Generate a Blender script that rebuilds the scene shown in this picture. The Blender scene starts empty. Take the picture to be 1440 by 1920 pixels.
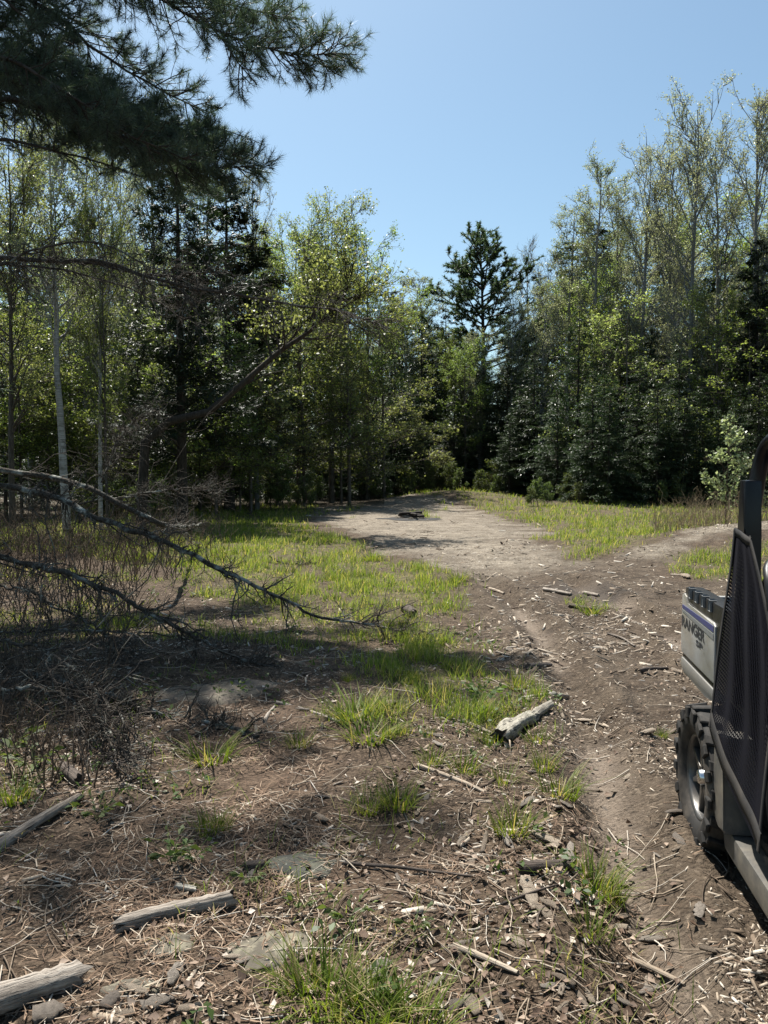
import bpy, bmesh, math, random
import numpy as np
from mathutils import Vector, Matrix

scene = bpy.context.scene
COL = scene.collection
PI = math.pi

# ------------------------------------------------------------------ camera, sky, sun, exposure
CAM_H = 1.65
PITCH = math.radians(3.176)
FPX = 1442.0
cam_data = bpy.data.cameras.new('camera')
cam_data.sensor_fit = 'VERTICAL'
cam_data.sensor_height = 36.0
cam_data.lens = FPX / 1920.0 * 36.0
cam_data.clip_start = 0.05
cam_data.clip_end = 2000.0
cam = bpy.data.objects.new('camera', cam_data)
cam.location = (0, 0, CAM_H)
cam.rotation_euler = (math.radians(90) - PITCH, 0, 0)
COL.objects.link(cam)
scene.camera = cam

SUN_EL = math.radians(62)
SUN_AZ = math.radians(-28)          # bearing from +Y (the way the camera looks), negative = left
world = bpy.data.worlds.new("World")
scene.world = world
world.use_nodes = True
wn = world.node_tree.nodes
sky = wn.new('ShaderNodeTexSky')
sky.sky_type = 'NISHITA'
sky.sun_disc = False
sky.sun_elevation = SUN_EL
sky.sun_rotation = SUN_AZ
sky.altitude = 150
sky.air_density = 1.0
sky.dust_density = 1.3
sky.ozone_density = 1.3
tint = wn.new('ShaderNodeMix'); tint.data_type = 'RGBA'; tint.blend_type = 'MULTIPLY'
tint.inputs[0].default_value = 1.0; tint.inputs[7].default_value = (0.93, 1.04, 0.97, 1)
world.node_tree.links.new(sky.outputs['Color'], tint.inputs[6])
world.node_tree.links.new(tint.outputs[2], wn['Background'].inputs['Color'])
wn['Background'].inputs['Strength'].default_value = 0.076

sun_data = bpy.data.lights.new('sun', 'SUN')
sun_data.energy = 5.0
sun_data.angle = math.radians(0.55)
sun_data.color = (1.0, 0.955, 0.88)
sun = bpy.data.objects.new('sun', sun_data)
sdir = Vector((math.sin(SUN_AZ) * math.cos(SUN_EL), math.cos(SUN_AZ) * math.cos(SUN_EL), math.sin(SUN_EL)))
sun.rotation_euler = sdir.to_track_quat('Z', 'Y').to_euler()
sun.location = sdir * 60
COL.objects.link(sun)

scene.view_settings.view_transform = 'Standard'
scene.view_settings.look = 'None'
scene.view_settings.gamma = 1.0
scene.view_settings.use_curve_mapping = False
scene.view_settings.exposure = 1.08
scene.render.engine = 'CYCLES'
scene.cycles.max_bounces = 7
scene.cycles.diffuse_bounces = 3
scene.cycles.glossy_bounces = 2
scene.cycles.transmission_bounces = 4
scene.cycles.transparent_max_bounces = 6
scene.cycles.use_denoising = True


# ------------------------------------------------------------------ numpy helpers
def hash2(xi, yi, seed):
    xi = xi.astype(np.int64); yi = yi.astype(np.int64)
    h = (xi * 374761393 + yi * 668265263 + seed * 1442695041) & 0xffffffff
    h = ((h ^ (h >> 13)) * 1274126177) & 0xffffffff
    h = h ^ (h >> 16)
    return h / 4294967295.0

def vnoise(x, y, seed=0):
    x = np.asarray(x, float); y = np.asarray(y, float)
    xi = np.floor(x); yi = np.floor(y)
    fx = x - xi; fy = y - yi
    fx = fx * fx * (3 - 2 * fx); fy = fy * fy * (3 - 2 * fy)
    a = hash2(xi, yi, seed); b = hash2(xi + 1, yi, seed)
    c = hash2(xi, yi + 1, seed); d = hash2(xi + 1, yi + 1, seed)
    return (a * (1 - fx) + b * fx) * (1 - fy) + (c * (1 - fx) + d * fx) * fy

def fbm(x, y, octaves=4, seed=0, gain=0.5):
    s = 0; a = 1; t = 0
    for k in range(octaves):
        s = s + a * vnoise(x * 2 ** k + 17.3 * k, y * 2 ** k - 9.1 * k, seed + k)
        t += a; a *= gain
    return s / t

def sstep(a, b, x):
    t = np.clip((x - a) / (b - a), 0, 1)
    return t * t * (3 - 2 * t)

CP, SP_ = math.cos(PITCH), math.sin(PITCH)
def ray(px, py):
    xc = (px - 720) / FPX; yc = (960 - py) / FPX
    return (xc, yc * SP_ + CP, yc * CP - SP_)

def flat(px, py):
    d = ray(px, py)
    t = -CAM_H / d[2]
    return (d[0] * t, d[1] * t)

def at_depth(px, py, Y):
    d = ray(px, py)
    t = Y / d[1]
    return Vector((d[0] * t, Y, CAM_H + d[2] * t))

def poly_sd(x, y, poly):
    """signed distance (positive inside) to a polygon in ground metres"""
    P = np.array(poly, float)
    inside = np.zeros(x.shape, bool)
    best = np.full(x.shape, 1e18)
    n = len(P)
    for i in range(n):
        ax, ay = P[i]; bx, by = P[(i + 1) % n]
        ex, ey = bx - ax, by - ay
        L = ex * ex + ey * ey + 1e-12
        t = np.clip(((x - ax) * ex + (y - ay) * ey) / L, 0, 1)
        dx = x - (ax + t * ex); dy = y - (ay + t * ey)
        best = np.minimum(best, dx * dx + dy * dy)
        c = ((ay > y) != (by > y)) & (x < (bx - ax) * (y - ay) / (by - ay + 1e-15) + ax)
        inside ^= c
    d = np.sqrt(best)
    return np.where(inside, d, -d)

def line_d(x, y, pts):
    P = np.array(pts, float); best = np.full(x.shape, 1e18)
    for i in range(len(P) - 1):
        ax, ay = P[i]; bx, by = P[i + 1]
        ex, ey = bx - ax, by - ay
        t = np.clip(((x - ax) * ex + (y - ay) * ey) / (ex * ex + ey * ey + 1e-12), 0, 1)
        best = np.minimum(best, (x - ax - t * ex) ** 2 + (y - ay - t * ey) ** 2)
    return np.sqrt(best)

# ------------------------------------------------------------------ mesh helpers
class Geo:
    def __init__(self):
        self.V = []; self.Q = []; self.T = []; self.n = 0
    def add(self, V, Q=None, T=None):
        V = np.asarray(V, np.float32).reshape(-1, 3)
        if Q is not None and len(Q): self.Q.append(np.asarray(Q, np.int64).reshape(-1, 4) + self.n)
        if T is not None and len(T): self.T.append(np.asarray(T, np.int64).reshape(-1, 3) + self.n)
        self.V.append(V); self.n += len(V)
        return self
    def mesh(self, name, mat=None, smooth=False):
        me = bpy.data.meshes.new(name)
        V = np.concatenate(self.V) if self.V else np.zeros((0, 3), np.float32)
        Q = np.concatenate(self.Q) if self.Q else np.zeros((0, 4), np.int64)
        T = np.concatenate(self.T) if self.T else np.zeros((0, 3), np.int64)
        me.vertices.add(len(V)); me.vertices.foreach_set('co', V.ravel())
        me.loops.add(len(Q) * 4 + len(T) * 3)
        me.loops.foreach_set('vertex_index', np.concatenate([Q.ravel(), T.ravel()]).astype(np.int32))
        me.polygons.add(len(Q) + len(T))
        st = np.concatenate([np.arange(len(Q)) * 4, len(Q) * 4 + np.arange(len(T)) * 3]).astype(np.int32)
        me.polygons.foreach_set('loop_start', st)
        if smooth: me.polygons.foreach_set('use_smooth', np.ones(len(Q) + len(T), bool))
        me.update(calc_edges=True)
        if mat is not None: me.materials.append(mat)
        return me

def link(name, data, parent=None, loc=None):
    o = bpy.data.objects.new(name, data); COL.objects.link(o)
    if parent is not None: o.parent = parent
    if loc is not None: o.location = loc
    return o

def tag(o, label=None, cat=None, group=None, kind=None):
    if label: o['label'] = label
    if cat: o['category'] = cat
    if group: o['group'] = group
    if kind: o['kind'] = kind
    return o

def copy_tree(root):
    r = root.copy(); COL.objects.link(r)
    def kids(src, dst):
        for ch in list(src.children):
            c = ch.copy(); COL.objects.link(c); c.parent = dst
            c.matrix_parent_inverse = ch.matrix_parent_inverse.copy()
            kids(ch, c)
    kids(root, r)
    return r

def norm(a):
    return a / (np.linalg.norm(a, axis=-1, keepdims=True) + 1e-12)

def tubes(G, P, R, s=5, caps=False):
    """P (B,n,3) polylines, R (B,n) radii"""
    P = np.asarray(P, float); R = np.asarray(R, float)
    B, n, _ = P.shape
    T = norm(np.gradient(P, axis=1))
    mean = norm(T.mean(1))
    ref = np.where(np.abs(mean[:, 2:3]) < 0.8, np.array([[0, 0, 1.0]]), np.array([[1.0, 0, 0]]))
    A = norm(np.cross(T, ref[:, None, :])); Bv = np.cross(T, A)
    th = np.arange(s) / s * 2 * PI
    ring = P[:, :, None, :] + R[:, :, None, None] * (np.cos(th)[None, None, :, None] * A[:, :, None, :] + np.sin(th)[None, None, :, None] * Bv[:, :, None, :])
    idx = np.arange(B * n * s).reshape(B, n, s)
    a = idx[:, :-1, :]; b = np.roll(idx, -1, 2)[:, :-1, :]
    c = np.roll(idx, -1, 2)[:, 1:, :]; d = idx[:, 1:, :]
    Q = np.stack([a, b, c, d], -1).reshape(-1, 4)
    V = ring.reshape(-1, 3); Tt = None
    if caps:
        c0 = P[:, 0]; c1 = P[:, -1]
        V = np.concatenate([V, c0, c1]); o = B * n * s
        tt = []
        for k in range(B):
            i0 = idx[k, 0]; i1 = idx[k, -1]
            tt.append(np.stack([np.full(s, o + k), np.roll(i0, -1), i0], -1))
            tt.append(np.stack([np.full(s, o + B + k), i1, np.roll(i1, -1)], -1))
        Tt = np.concatenate(tt)
    G.add(V, Q, Tt)

def sample_on(P, pi, t):
    """point and tangent at parameter t of polyline pi"""
    n = P.shape[1]
    f = np.clip(t, 0, 0.9999) * (n - 1); i = f.astype(int); w = (f - i)[:, None]
    a = P[pi, i]; b = P[pi, i + 1]
    return a * (1 - w) + b * w, norm(b - a)

def children(rng, P, K, t0, t1, ang, length, n=4, up=0.0, wob=0.08, planar=0.0, even=False, weights=None):
    """K child polylines on the parents P. ang=(lo,hi) from the parent tangent, length=function(t)->m or value"""
    B = P.shape[0]
    if weights is None:
        pi = np.arange(K) % B if even else rng.integers(0, B, K)
    else:
        pi = rng.choice(B, K, p=weights / weights.sum())
    t = rng.uniform(t0, t1, K)
    if even:
        t = t0 + (t1 - t0) * ((np.arange(K) // B) + rng.uniform(0.1, 0.9, K)) / max(1, math.ceil(K / B))
    S, T = sample_on(P, pi, t)
    rnd = rng.normal(size=(K, 3)); rnd[:, 2] *= (1 - planar)
    perp = norm(rnd - (rnd * T).sum(1, keepdims=True) * T)
    a = np.radians(rng.uniform(ang[0], ang[1], K))[:, None]
    D = norm(np.cos(a) * T + np.sin(a) * perp)
    L = length(t) if callable(length) else np.full(K, float(length))
    L = L * rng.uniform(0.7, 1.25, K)
    st = (L / (n - 1))[:, None]
    out = np.zeros((K, n, 3)); out[:, 0] = S
    for k in range(1, n):
        D = norm(D + np.array([0, 0, up]) / (n - 1) + rng.normal(size=(K, 3)) * wob)
        out[:, k] = out[:, k - 1] + D * st
    return out, t, pi

def taper(K, n, r0, r1):
    r0 = np.broadcast_to(np.asarray(r0, float), (K,)); r1 = np.broadcast_to(np.asarray(r1, float), (K,))
    w = np.linspace(0, 1, n)[None, :]
    return r0[:, None] * (1 - w) + r1[:, None] * w

def leaves(G, rng, C, size, wid=0.6, upness=0.5, dirs=None, fold=0.12):
    """diamond leaf blades at the points C"""
    K = len(C)
    D = rng.normal(size=(K, 3)) if dirs is None else dirs + rng.normal(size=(K, 3)) * 0.35
    D = norm(D)
    N = rng.normal(size=(K, 3)); N[:, 2] += upness * 2
    S = norm(np.cross(D, N)); N = np.cross(S, D)
    L = (size * rng.uniform(0.6, 1.3, K))[:, None] if np.isscalar(size) else (size * rng.uniform(0.7, 1.2, K))[:, None]
    W = L * wid * 0.5
    V = np.stack([C, C + D * L * 0.5 + S * W + N * L * fold, C + D * L, C + D * L * 0.5 - S * W + N * L * fold], 1)
    G.add(V.reshape(-1, 3), np.arange(K * 4).reshape(-1, 4))

# ------------------------------------------------------------------ material helpers
def new_mat(name):
    m = bpy.data.materials.new(name); m.use_nodes = True
    nt = m.node_tree
    return m, nt, nt.nodes['Principled BSDF']

def ramp(nt, fac, stops):
    r = nt.nodes.new('ShaderNodeValToRGB')
    el = r.color_ramp.elements
    while len(el) < len(stops): el.new(0.5)
    for e, (p, c) in zip(el, stops):
        e.position = p; e.color = (*c, 1)
    nt.links.new(fac, r.inputs['Fac'])
    return r.outputs['Color']

def noise(nt, scale, detail=4, rough=0.55, vec=None, distort=0.0):
    n = nt.nodes.new('ShaderNodeTexNoise')
    n.inputs['Scale'].default_value = scale; n.inputs['Detail'].default_value = detail
    n.inputs['Roughness'].default_value = rough; n.inputs['Distortion'].default_value = distort
    if vec is not None: nt.links.new(vec, n.inputs['Vector'])
    return n.outputs['Fac']

def coords(nt, kind='Object', scale=(1, 1, 1)):
    tc = nt.nodes.new('ShaderNodeTexCoord'); mp = nt.nodes.new('ShaderNodeMapping')
    mp.inputs['Scale'].default_value = scale
    nt.links.new(tc.outputs[kind], mp.inputs['Vector'])
    return mp.outputs['Vector']

def mixc(nt, fac, a, b, mode='MIX'):
    m = nt.nodes.new('ShaderNodeMix'); m.data_type = 'RGBA'; m.blend_type = mode
    for sock, v in ((m.inputs[0], fac), (m.inputs[6], a), (m.inputs[7], b)):
        if isinstance(v, (int, float)): sock.default_value = v
        elif isinstance(v, tuple): sock.default_value = (*v, 1)
        else: nt.links.new(v, sock)
    return m.outputs[2]

def math_n(nt, op, a, b=0.5, clamp=False):
    m = nt.nodes.new('ShaderNodeMath'); m.operation = op; m.use_clamp = clamp
    for sock, v in ((m.inputs[0], a), (m.inputs[1], b)):
        if isinstance(v, (int, float)): sock.default_value = v
        else: nt.links.new(v, sock)
    return m.outputs[0]

def bump(nt, bsdf, h, strength=0.5, dist=0.02):
    b = nt.nodes.new('ShaderNodeBump'); b.inputs['Strength'].default_value = strength
    b.inputs['Distance'].default_value = dist
    nt.links.new(h, b.inputs['Height']); nt.links.new(b.outputs['Normal'], bsdf.inputs['Normal'])

def island(nt):
    g = nt.nodes.new('ShaderNodeNewGeometry')
    return g.outputs['Random Per Island']

def leaf_mat(name, stops, trans=0.45, tmul=(1.5, 1.6, 0.7), rough=0.6, perobj=True, spec=0.35):
    m, nt, bs = new_mat(name)
    c = ramp(nt, island(nt), stops)
    if perobj:
        oi = nt.nodes.new('ShaderNodeObjectInfo')
        hs = nt.nodes.new('ShaderNodeHueSaturation')
        nt.links.new(c, hs.inputs['Color'])
        nt.links.new(math_n(nt, 'MULTIPLY_ADD', oi.outputs['Random'], 0.035), hs.inputs['Hue'])
        hs.inputs['Hue'].default_value = 0.5
        hn = hs.inputs['Hue'].links[0].from_node; hn.inputs[2].default_value = 0.492
        vn = nt.nodes.new('ShaderNodeMath'); vn.operation = 'MULTIPLY_ADD'
        nt.links.new(oi.outputs['Random'], vn.inputs[0]); vn.inputs[1].default_value = 0.5; vn.inputs[2].default_value = 0.75
        nt.links.new(vn.outputs[0], hs.inputs['Value'])
        c = hs.outputs['Color']
    nt.links.new(c, bs.inputs['Base Color'])
    bs.inputs['Roughness'].default_value = rough
    bs.inputs['Specular IOR Level'].default_value = spec
    tr = nt.nodes.new('ShaderNodeBsdfTranslucent')
    nt.links.new(mixc(nt, 1.0, c, tmul, 'MULTIPLY'), tr.inputs['Color'])
    mx = nt.nodes.new('ShaderNodeMixShader'); mx.inputs[0].default_value = trans
    nt.links.new(bs.outputs[0], mx.inputs[1]); nt.links.new(tr.outputs[0], mx.inputs[2])
    nt.links.new(mx.outputs[0], nt.nodes['Material Output'].inputs['Surface'])
    return m

def plain_mat(name, col, rough=0.5, metal=0.0, var=0.15, scale=30, dirt=None, dirt_amt=0.5):
    m, nt, bs = new_mat(name)
    v = coords(nt)
    n = noise(nt, scale, 5, 0.6, v)
    a = tuple(x * (1 - var) for x in col); b = tuple(min(1, x * (1 + var)) for x in col)
    c = ramp(nt, n, [(0.3, a), (0.7, b)])
    if dirt:
        d = ramp(nt, noise(nt, 5, 6, 0.65, v), [(0.42, (0, 0, 0)), (0.68, (1, 1, 1))])
        c = mixc(nt, math_n(nt, 'MULTIPLY', d, dirt_amt), c, dirt)
    nt.links.new(c, bs.inputs['Base Color'])
    bs.inputs['Roughness'].default_value = rough; bs.inputs['Metallic'].default_value = metal
    bump(nt, bs, n, 0.08, 0.004)
    return m

def bark_mat(name, dark, light, scale=(9, 9, 1.6), lichen=None, amt=0.5, strength=0.7):
    m, nt, bs = new_mat(name)
    v = coords(nt, 'Object', scale)
    n = noise(nt, 3.0, 6, 0.65, v, 0.6)
    c = ramp(nt, n, [(0.32, dark), (0.66, light)])
    if lichen:
        l = ramp(nt, noise(nt, 7, 5, 0.6, coords(nt)), [(0.55 - amt * 0.2, (0, 0, 0)), (0.7 - amt * 0.2, (1, 1, 1))])
        c = mixc(nt, l, c, lichen)
    nt.links.new(c, bs.inputs['Base Color']); bs.inputs['Roughness'].default_value = 0.9
    bs.inputs['Specular IOR Level'].default_value = 0.2
    bump(nt, bs, n, strength, 0.03)
    return m
# ------------------------------------------------------------------ ground
def PG(*pts): return [flat(*p) for p in pts]
DIRT = PG((600, 945), (700, 942), (770, 944), (860, 950), (960, 978), (1040, 1000), (992, 1010), (1052, 1030), (1062, 1056), (1150, 1052),
          (1250, 1036), (1392, 990), (1480, 990), (1480, 1040), (1390, 1042), (1255, 1052), (1250, 1086), (1400, 1096), (1800, 1400), (1800, 2300), (1230, 2300),
          (1215, 1920), (1195, 1800), (1150, 1660), (1110, 1560), (1080, 1480), (1050, 1400), (1030, 1310), (960, 1250), (912, 1190), (884, 1150),
          (890, 1108), (860, 1075), (800, 1052), (705, 1035), (700, 1012), (645, 1001), (592, 976))
GRAVEL = PG((600, 945), (700, 942), (770, 944), (860, 950), (960, 978), (1040, 1000), (992, 1010), (1052, 1030), (1062, 1056), (960, 1068), (860, 1075),
            (800, 1050), (705, 1035), (700, 1012), (645, 1001), (592, 976))
GRASS_L = PG((180, 938), (440, 938), (610, 934), (602, 950), (562, 978), (600, 999), (682, 1012), (692, 1038), (800, 1055), (880, 1080), (886, 1110), (875, 1160), (900, 1200),
             (955, 1260), (1030, 1320), (1010, 1400), (900, 1390), (780, 1330), (700, 1370), (640, 1330), (640, 1260), (590, 1200), (500, 1150), (430, 1130), (330, 1075), (160, 1040), (-200, 1030), (-200, 945))
GRASS_L2 = PG((-200, 1050), (330, 1080), (430, 1130), (560, 1190), (600, 1250), (400, 1230), (250, 1200), (0, 1230), (-200, 1200))
GRASS_R = PG((700, 940), (760, 934), (830, 918), (1000, 945), (1150, 950), (1460, 958), (1460, 985), (1250, 1034), (1150, 1050), (1070, 1056), (1052, 1030), (992, 1010), (1042, 1000), (960, 977), (858, 950))
GRASS_R2 = PG((1245, 1056), (1390, 1044), (1480, 1050), (1480, 1100), (1390, 1096), (1265, 1084))
GRASS_P = PG((1062, 1130), (1110, 1124), (1165, 1142), (1160, 1155), (1085, 1152))
BANK = PG((1130, 1056), (1250, 1036), (1392, 992), (1480, 990), (1480, 1042), (1390, 1044), (1250, 1056))
RUT1 = PG((905, 1085), (960, 1125), (1010, 1180), (1050, 1240), (1090, 1320), (1120, 1420), (1160, 1560), (1200, 1750), (1240, 1990))
RUT2 = PG((1065, 1085), (1120, 1120), (1190, 1150), (1270, 1192), (1400, 1290))
MUD = PG((1010, 1100), (1120, 1095), (1180, 1120), (1150, 1140), (1060, 1125))
NEEDLES = PG((280, 1300), (560, 1270), (690, 1400), (640, 1520), (900, 1640), (700, 1800), (420, 1920), (100, 1920), (150, 1600), (300, 1450))

def H(x, y):
    x = np.asarray(x, float); y = np.asarray(y, float)
    z = 0.10 * (fbm(x * 0.22, y * 0.22, 3, 3) - 0.5) + 0.05 * (fbm(x * 0.9, y * 0.9, 3, 8) - 0.5)
    far = sstep(3, 9, y)
    z *= 0.35 + 0.65 * far
    z += 0.62 * np.exp(-(((x - 8.8) / 3.8) ** 2 + ((y - 15.6) / 2.2) ** 2))
    z += 0.62 * np.exp(-(((x - 3.6) / 3.4) ** 2 + ((y - 37.5) / 3.2) ** 2))
    z += 0.20 * np.exp(-(((x - 10) / 6) ** 2 + ((y - 33) / 4) ** 2))
    z += 0.12 * np.exp(-(((x + 1.8) / 1.6) ** 2 + ((y - 6.3) / 1.2) ** 2))
    z += 7.0 * sstep(48, 120, y) + 2.0 * sstep(24, 60, np.abs(x)) * sstep(0, 20, y)
    r1 = line_d(x, y, RUT1); r2 = line_d(x, y, RUT2)
    z -= 0.085 * np.exp(-(r1 / 0.15) ** 2) - 0.05 * np.exp(-((r1 - 0.27) / 0.1) ** 2) * (0.3 + 1.4 * fbm(x * 2.2, y * 2.2, 2, 70))
    z -= 0.09 * np.exp(-(r2 / 0.17) ** 2) - 0.055 * np.exp(-((r2 - 0.3) / 0.1) ** 2) * (0.3 + 1.4 * fbm(x * 2.2, y * 2.2, 2, 71))
    # lumps of soil and litter
    z += (0.048 * (fbm(x * 4, y * 4, 3, 21) - 0.5) + 0.030 * (fbm(x * 13, y * 13, 2, 31) - 0.5)) * (1 - sstep(14, 24, y))
    return z

def H1(x, y): return float(H(np.array([x]), np.array([y]))[0])

def at(px, py, dz=0.0):
    """where the sight line of a photo point meets the ground"""
    x, y = flat(px, py); d = ray(px, py)
    for k in range(12):
        z = H1(x, y); t = (z - CAM_H) / d[2]
        x, y = 0.5 * (x + d[0] * t), 0.5 * (y + d[1] * t)
    return Vector((x, y, H1(x, y) + dz))

def masks(x, y):
    j = (fbm(x * 1.6, y * 1.6, 4, 40) - 0.5)
    jn = j * (0.5 + 0.06 * y)
    d_dirt = poly_sd(x, y, DIRT) + jn * 0.9
    dirt = sstep(-0.18, 0.22, d_dirt)
    gravel = sstep(-1.6, 1.6, poly_sd(x, y, GRAVEL) + jn * 2.2)
    gravel = np.maximum(gravel, 0.95 * sstep(-0.3, 0.6, poly_sd(x, y, BANK) + jn))
    gl = poly_sd(x, y, GRASS_L) + jn * 1.1
    g = sstep(-0.3, 0.5, gl)
    n2 = fbm(x * 1.1, y * 1.1, 3, 60)
    g *= 0.25 + 0.75 * sstep(0.34, 0.52, n2 + 0.022 * np.clip(y - 5.5, 0, 12))
    g = np.maximum(g, 0.55 * sstep(-0.3, 0.4, poly_sd(x, y, GRASS_L2) + jn) * sstep(0.42, 0.62, n2))
    grr = sstep(-0.6, 0.8, poly_sd(x, y, GRASS_R) + jn * 1.2) * (0.45 + 0.55 * sstep(0.35, 0.55, n2))
    g = np.maximum(g, grr)
    g = np.maximum(g, 0.8 * sstep(-0.2, 0.3, poly_sd(x, y, GRASS_R2) + jn * 0.6))
    g = np.maximum(g, 0.9 * sstep(-0.05, 0.15, poly_sd(x, y, GRASS_P) + j * 0.25))
    # sparse tufts standing in the gravel
    isl = sstep(0.63, 0.70, fbm(x * 0.8, y * 0.5, 3, 77)) * gravel * sstep(20, 24, y)
    g = np.maximum(g * (1 - dirt * 0.93), isl * 0.6)
    g = np.maximum(g, 0.9 * sstep(-0.05, 0.15, poly_sd(x, y, GRASS_P) + j * 0.25))
    n3 = fbm(x * 2.6, y * 2.0, 3, 65)
    g = g * (0.15 + 0.85 * sstep(0.34, 0.54, n3 + 0.016 * np.clip(y - 7, 0, 9)))
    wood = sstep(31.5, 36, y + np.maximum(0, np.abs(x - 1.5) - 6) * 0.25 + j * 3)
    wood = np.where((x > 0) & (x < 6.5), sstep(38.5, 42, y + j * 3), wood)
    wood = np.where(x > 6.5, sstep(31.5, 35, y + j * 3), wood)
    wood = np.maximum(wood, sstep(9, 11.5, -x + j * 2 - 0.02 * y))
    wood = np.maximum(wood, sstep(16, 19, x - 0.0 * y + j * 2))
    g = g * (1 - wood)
    needles = sstep(-0.2, 0.5, poly_sd(x, y, NEEDLES) + jn)
    mud = sstep(-0.25, 0.3, poly_sd(x, y, MUD) + j * 0.8)
    r1 = line_d(x, y, RUT1); r2 = line_d(x, y, RUT2)
    smooth = np.maximum(np.exp(-((r1 + j * 0.3) / 0.13) ** 2), np.exp(-((r2 + j * 0.3) / 0.16) ** 2)) * dirt * (1 - gravel)
    smooth = smooth * sstep(0.42, 0.6, fbm(x * 0.7, y * 0.7, 2, 91) + 0.06)
    return dict(dirt=dirt, gravel=gravel * dirt, grass=np.clip(g, 0, 1), wood=wood, needles=needles * (1 - dirt), mud=mud, rut=smooth)

def build_ground():
    ys = [1.0]
    while ys[-1] < 9: ys.append(ys[-1] + 0.03 + max(0, ys[-1] - 5) * 0.012)
    while ys[-1] < 48: ys.append(ys[-1] * 1.011)
    while ys[-1] < 700: ys.append(ys[-1] * 1.14)
    back = [1.0]
    while back[-1] > -80: back.append(back[-1] - 0.12 - abs(back[-1] - 1.0) * 0.25)
    ys = np.array(sorted(set(back[1:] + ys)))
    xs = [0.0]
    while xs[-1] < 3.2: xs.append(xs[-1] + 0.034)
    while xs[-1] < 26: xs.append(xs[-1] * 1.02)
    while xs[-1] < 600: xs.append(xs[-1] * 1.2)
    xs = np.array(sorted([-v for v in xs[1:]] + xs))
    X, Y = np.meshgrid(xs, ys)
    Z = H(X, Y)
    ny, nx = X.shape
    idx = np.arange(nx * ny).reshape(ny, nx)
    Q = np.stack([idx[:-1, :-1], idx[:-1, 1:], idx[1:, 1:], idx[1:, :-1]], -1).reshape(-1, 4)
    me = Geo().add(np.stack([X, Y, Z], -1), Q).mesh('ground', ground_mat(), True)
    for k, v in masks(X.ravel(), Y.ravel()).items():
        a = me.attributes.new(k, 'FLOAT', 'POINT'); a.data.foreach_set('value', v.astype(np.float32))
    return tag(link('ground', me), kind='structure')

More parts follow.
